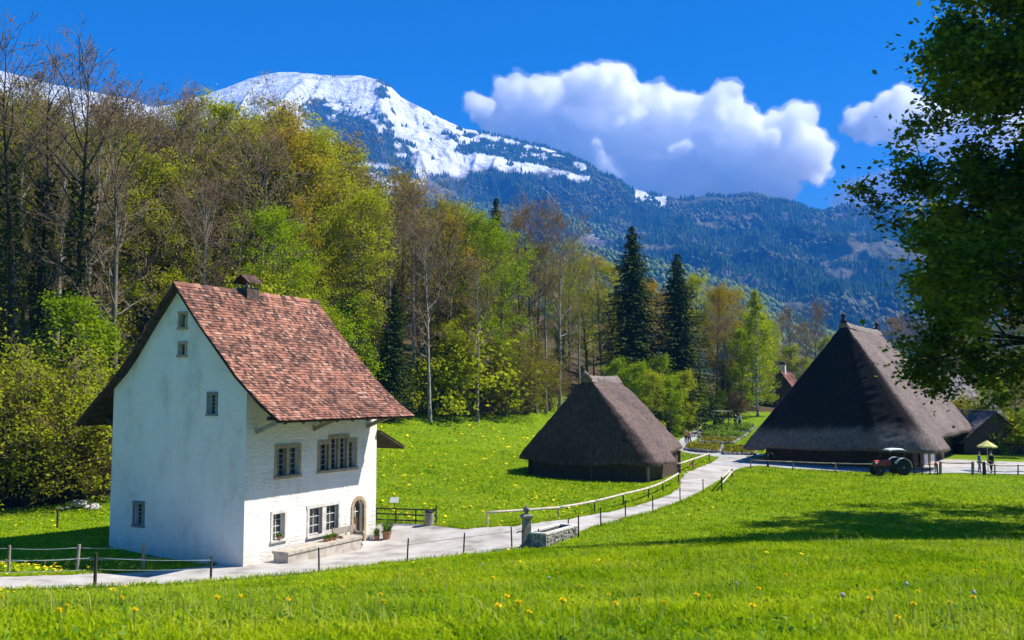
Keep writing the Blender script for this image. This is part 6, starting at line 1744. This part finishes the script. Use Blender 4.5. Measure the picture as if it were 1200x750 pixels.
pro = dandelion('dandelion', M_yel); puf = dandelion('dandelion_clock', M_puff, True)
def groups():
    G = []
    G.append(('yellow dandelion in the sunny grass slope nearest the viewer', 'dandelions in the near grass slope', [(rn.uniform(-30, 1230), rn.uniform(655, 748)) for _ in range(88)], 1.15))
    G.append(('yellow dandelion in the strip between the wire fences before the white house', 'dandelions between the wire fences', [(rn.uniform(-30, 265), rn.uniform(659, 671)) for _ in range(90)], 2.2))
    G.append(('yellow dandelion in the meadow between the white house and the pole railing', 'dandelions in the house meadow', [(rn.uniform(446, 640), rn.triangular(535, 590, 612)) for _ in range(70)], 2.2))
    G.append(('yellow dandelion in the grass between the thatched hut and the path', 'dandelions before the hut', [(rn.uniform(600, 840), rn.uniform(540, 600)) for _ in range(34)], 2.2))
    return G
first = True; cand = []
for lab, grp, pts, sc_ in groups():
    for (px, py) in pts:
        p = hit(px, py)
        if not outside(np.array([p.x]), np.array([p.y]))[0]: continue
        o = pro if first else copy_tree(pro)
        first = False
        o.location = (p.x, p.y, p.z + random.uniform(-.01, .04)); o.rotation_euler = (random.uniform(-.15, .3), random.uniform(-.2, .2), random.uniform(0, 6.28)); s_ = sc_ * random.uniform(.75, 1.2); o.scale = (s_, s_, min(s_, 1.1))
        tag(o, lab, 'dandelion', grp)
for i in range(7):
    p = hit(rn.uniform(60, 1190), rn.uniform(660, 740)); o = puf if i == 0 else copy_tree(puf); o.location = (p.x, p.y, p.z); s_ = random.uniform(.8, 1.1); o.scale = (s_, s_, 1.0)
    tag(o, 'pale dandelion clock in the near grass slope', 'dandelion clock', 'dandelion clocks in the near grass slope')
PX = []
for (a, b_, c_, d_, m) in ((445, 690, 500, 618, 420), (-40, 270, 657, 672, 260), (600, 850, 535, 605, 130), (500, 700, 470, 540, 120), (0, 130, 596, 618, 60), (0, 1200, 645, 748, 120), (880, 1200, 560, 640, 20), (0, 260, 690, 715, 90)):
    for q in range(m): PX.append((rn.uniform(a, b_), rn.uniform(c_, d_)))
C = []
for q in PX:
    p = hit(*q)
    if fbm(np.array([p.x * .25]), np.array([p.y * .25]), 3, 91)[0] > .40: C.append((p.x, p.y, p.z + .10))
C = np.array(C); k = outside(C[:, 0], C[:, 1]) & (forestness(C[:, 0], C[:, 1]) < .4); C = C[k & (C[:, 1] > 19)]; Y_ = C[:, 1:2]
V, F = leaf_cloud(rn, C, 1, 3.0, 1.0); V = (V.reshape(-1, 4, 3) - C[:, None]) * (.028 + .0010 * Y_)[:, None] + C[:, None]
tag(mkobj('distant_dandelions', npmesh('distant_dandelions', V.reshape(-1, 3), F), M_yel), kind='stuff')
haze()
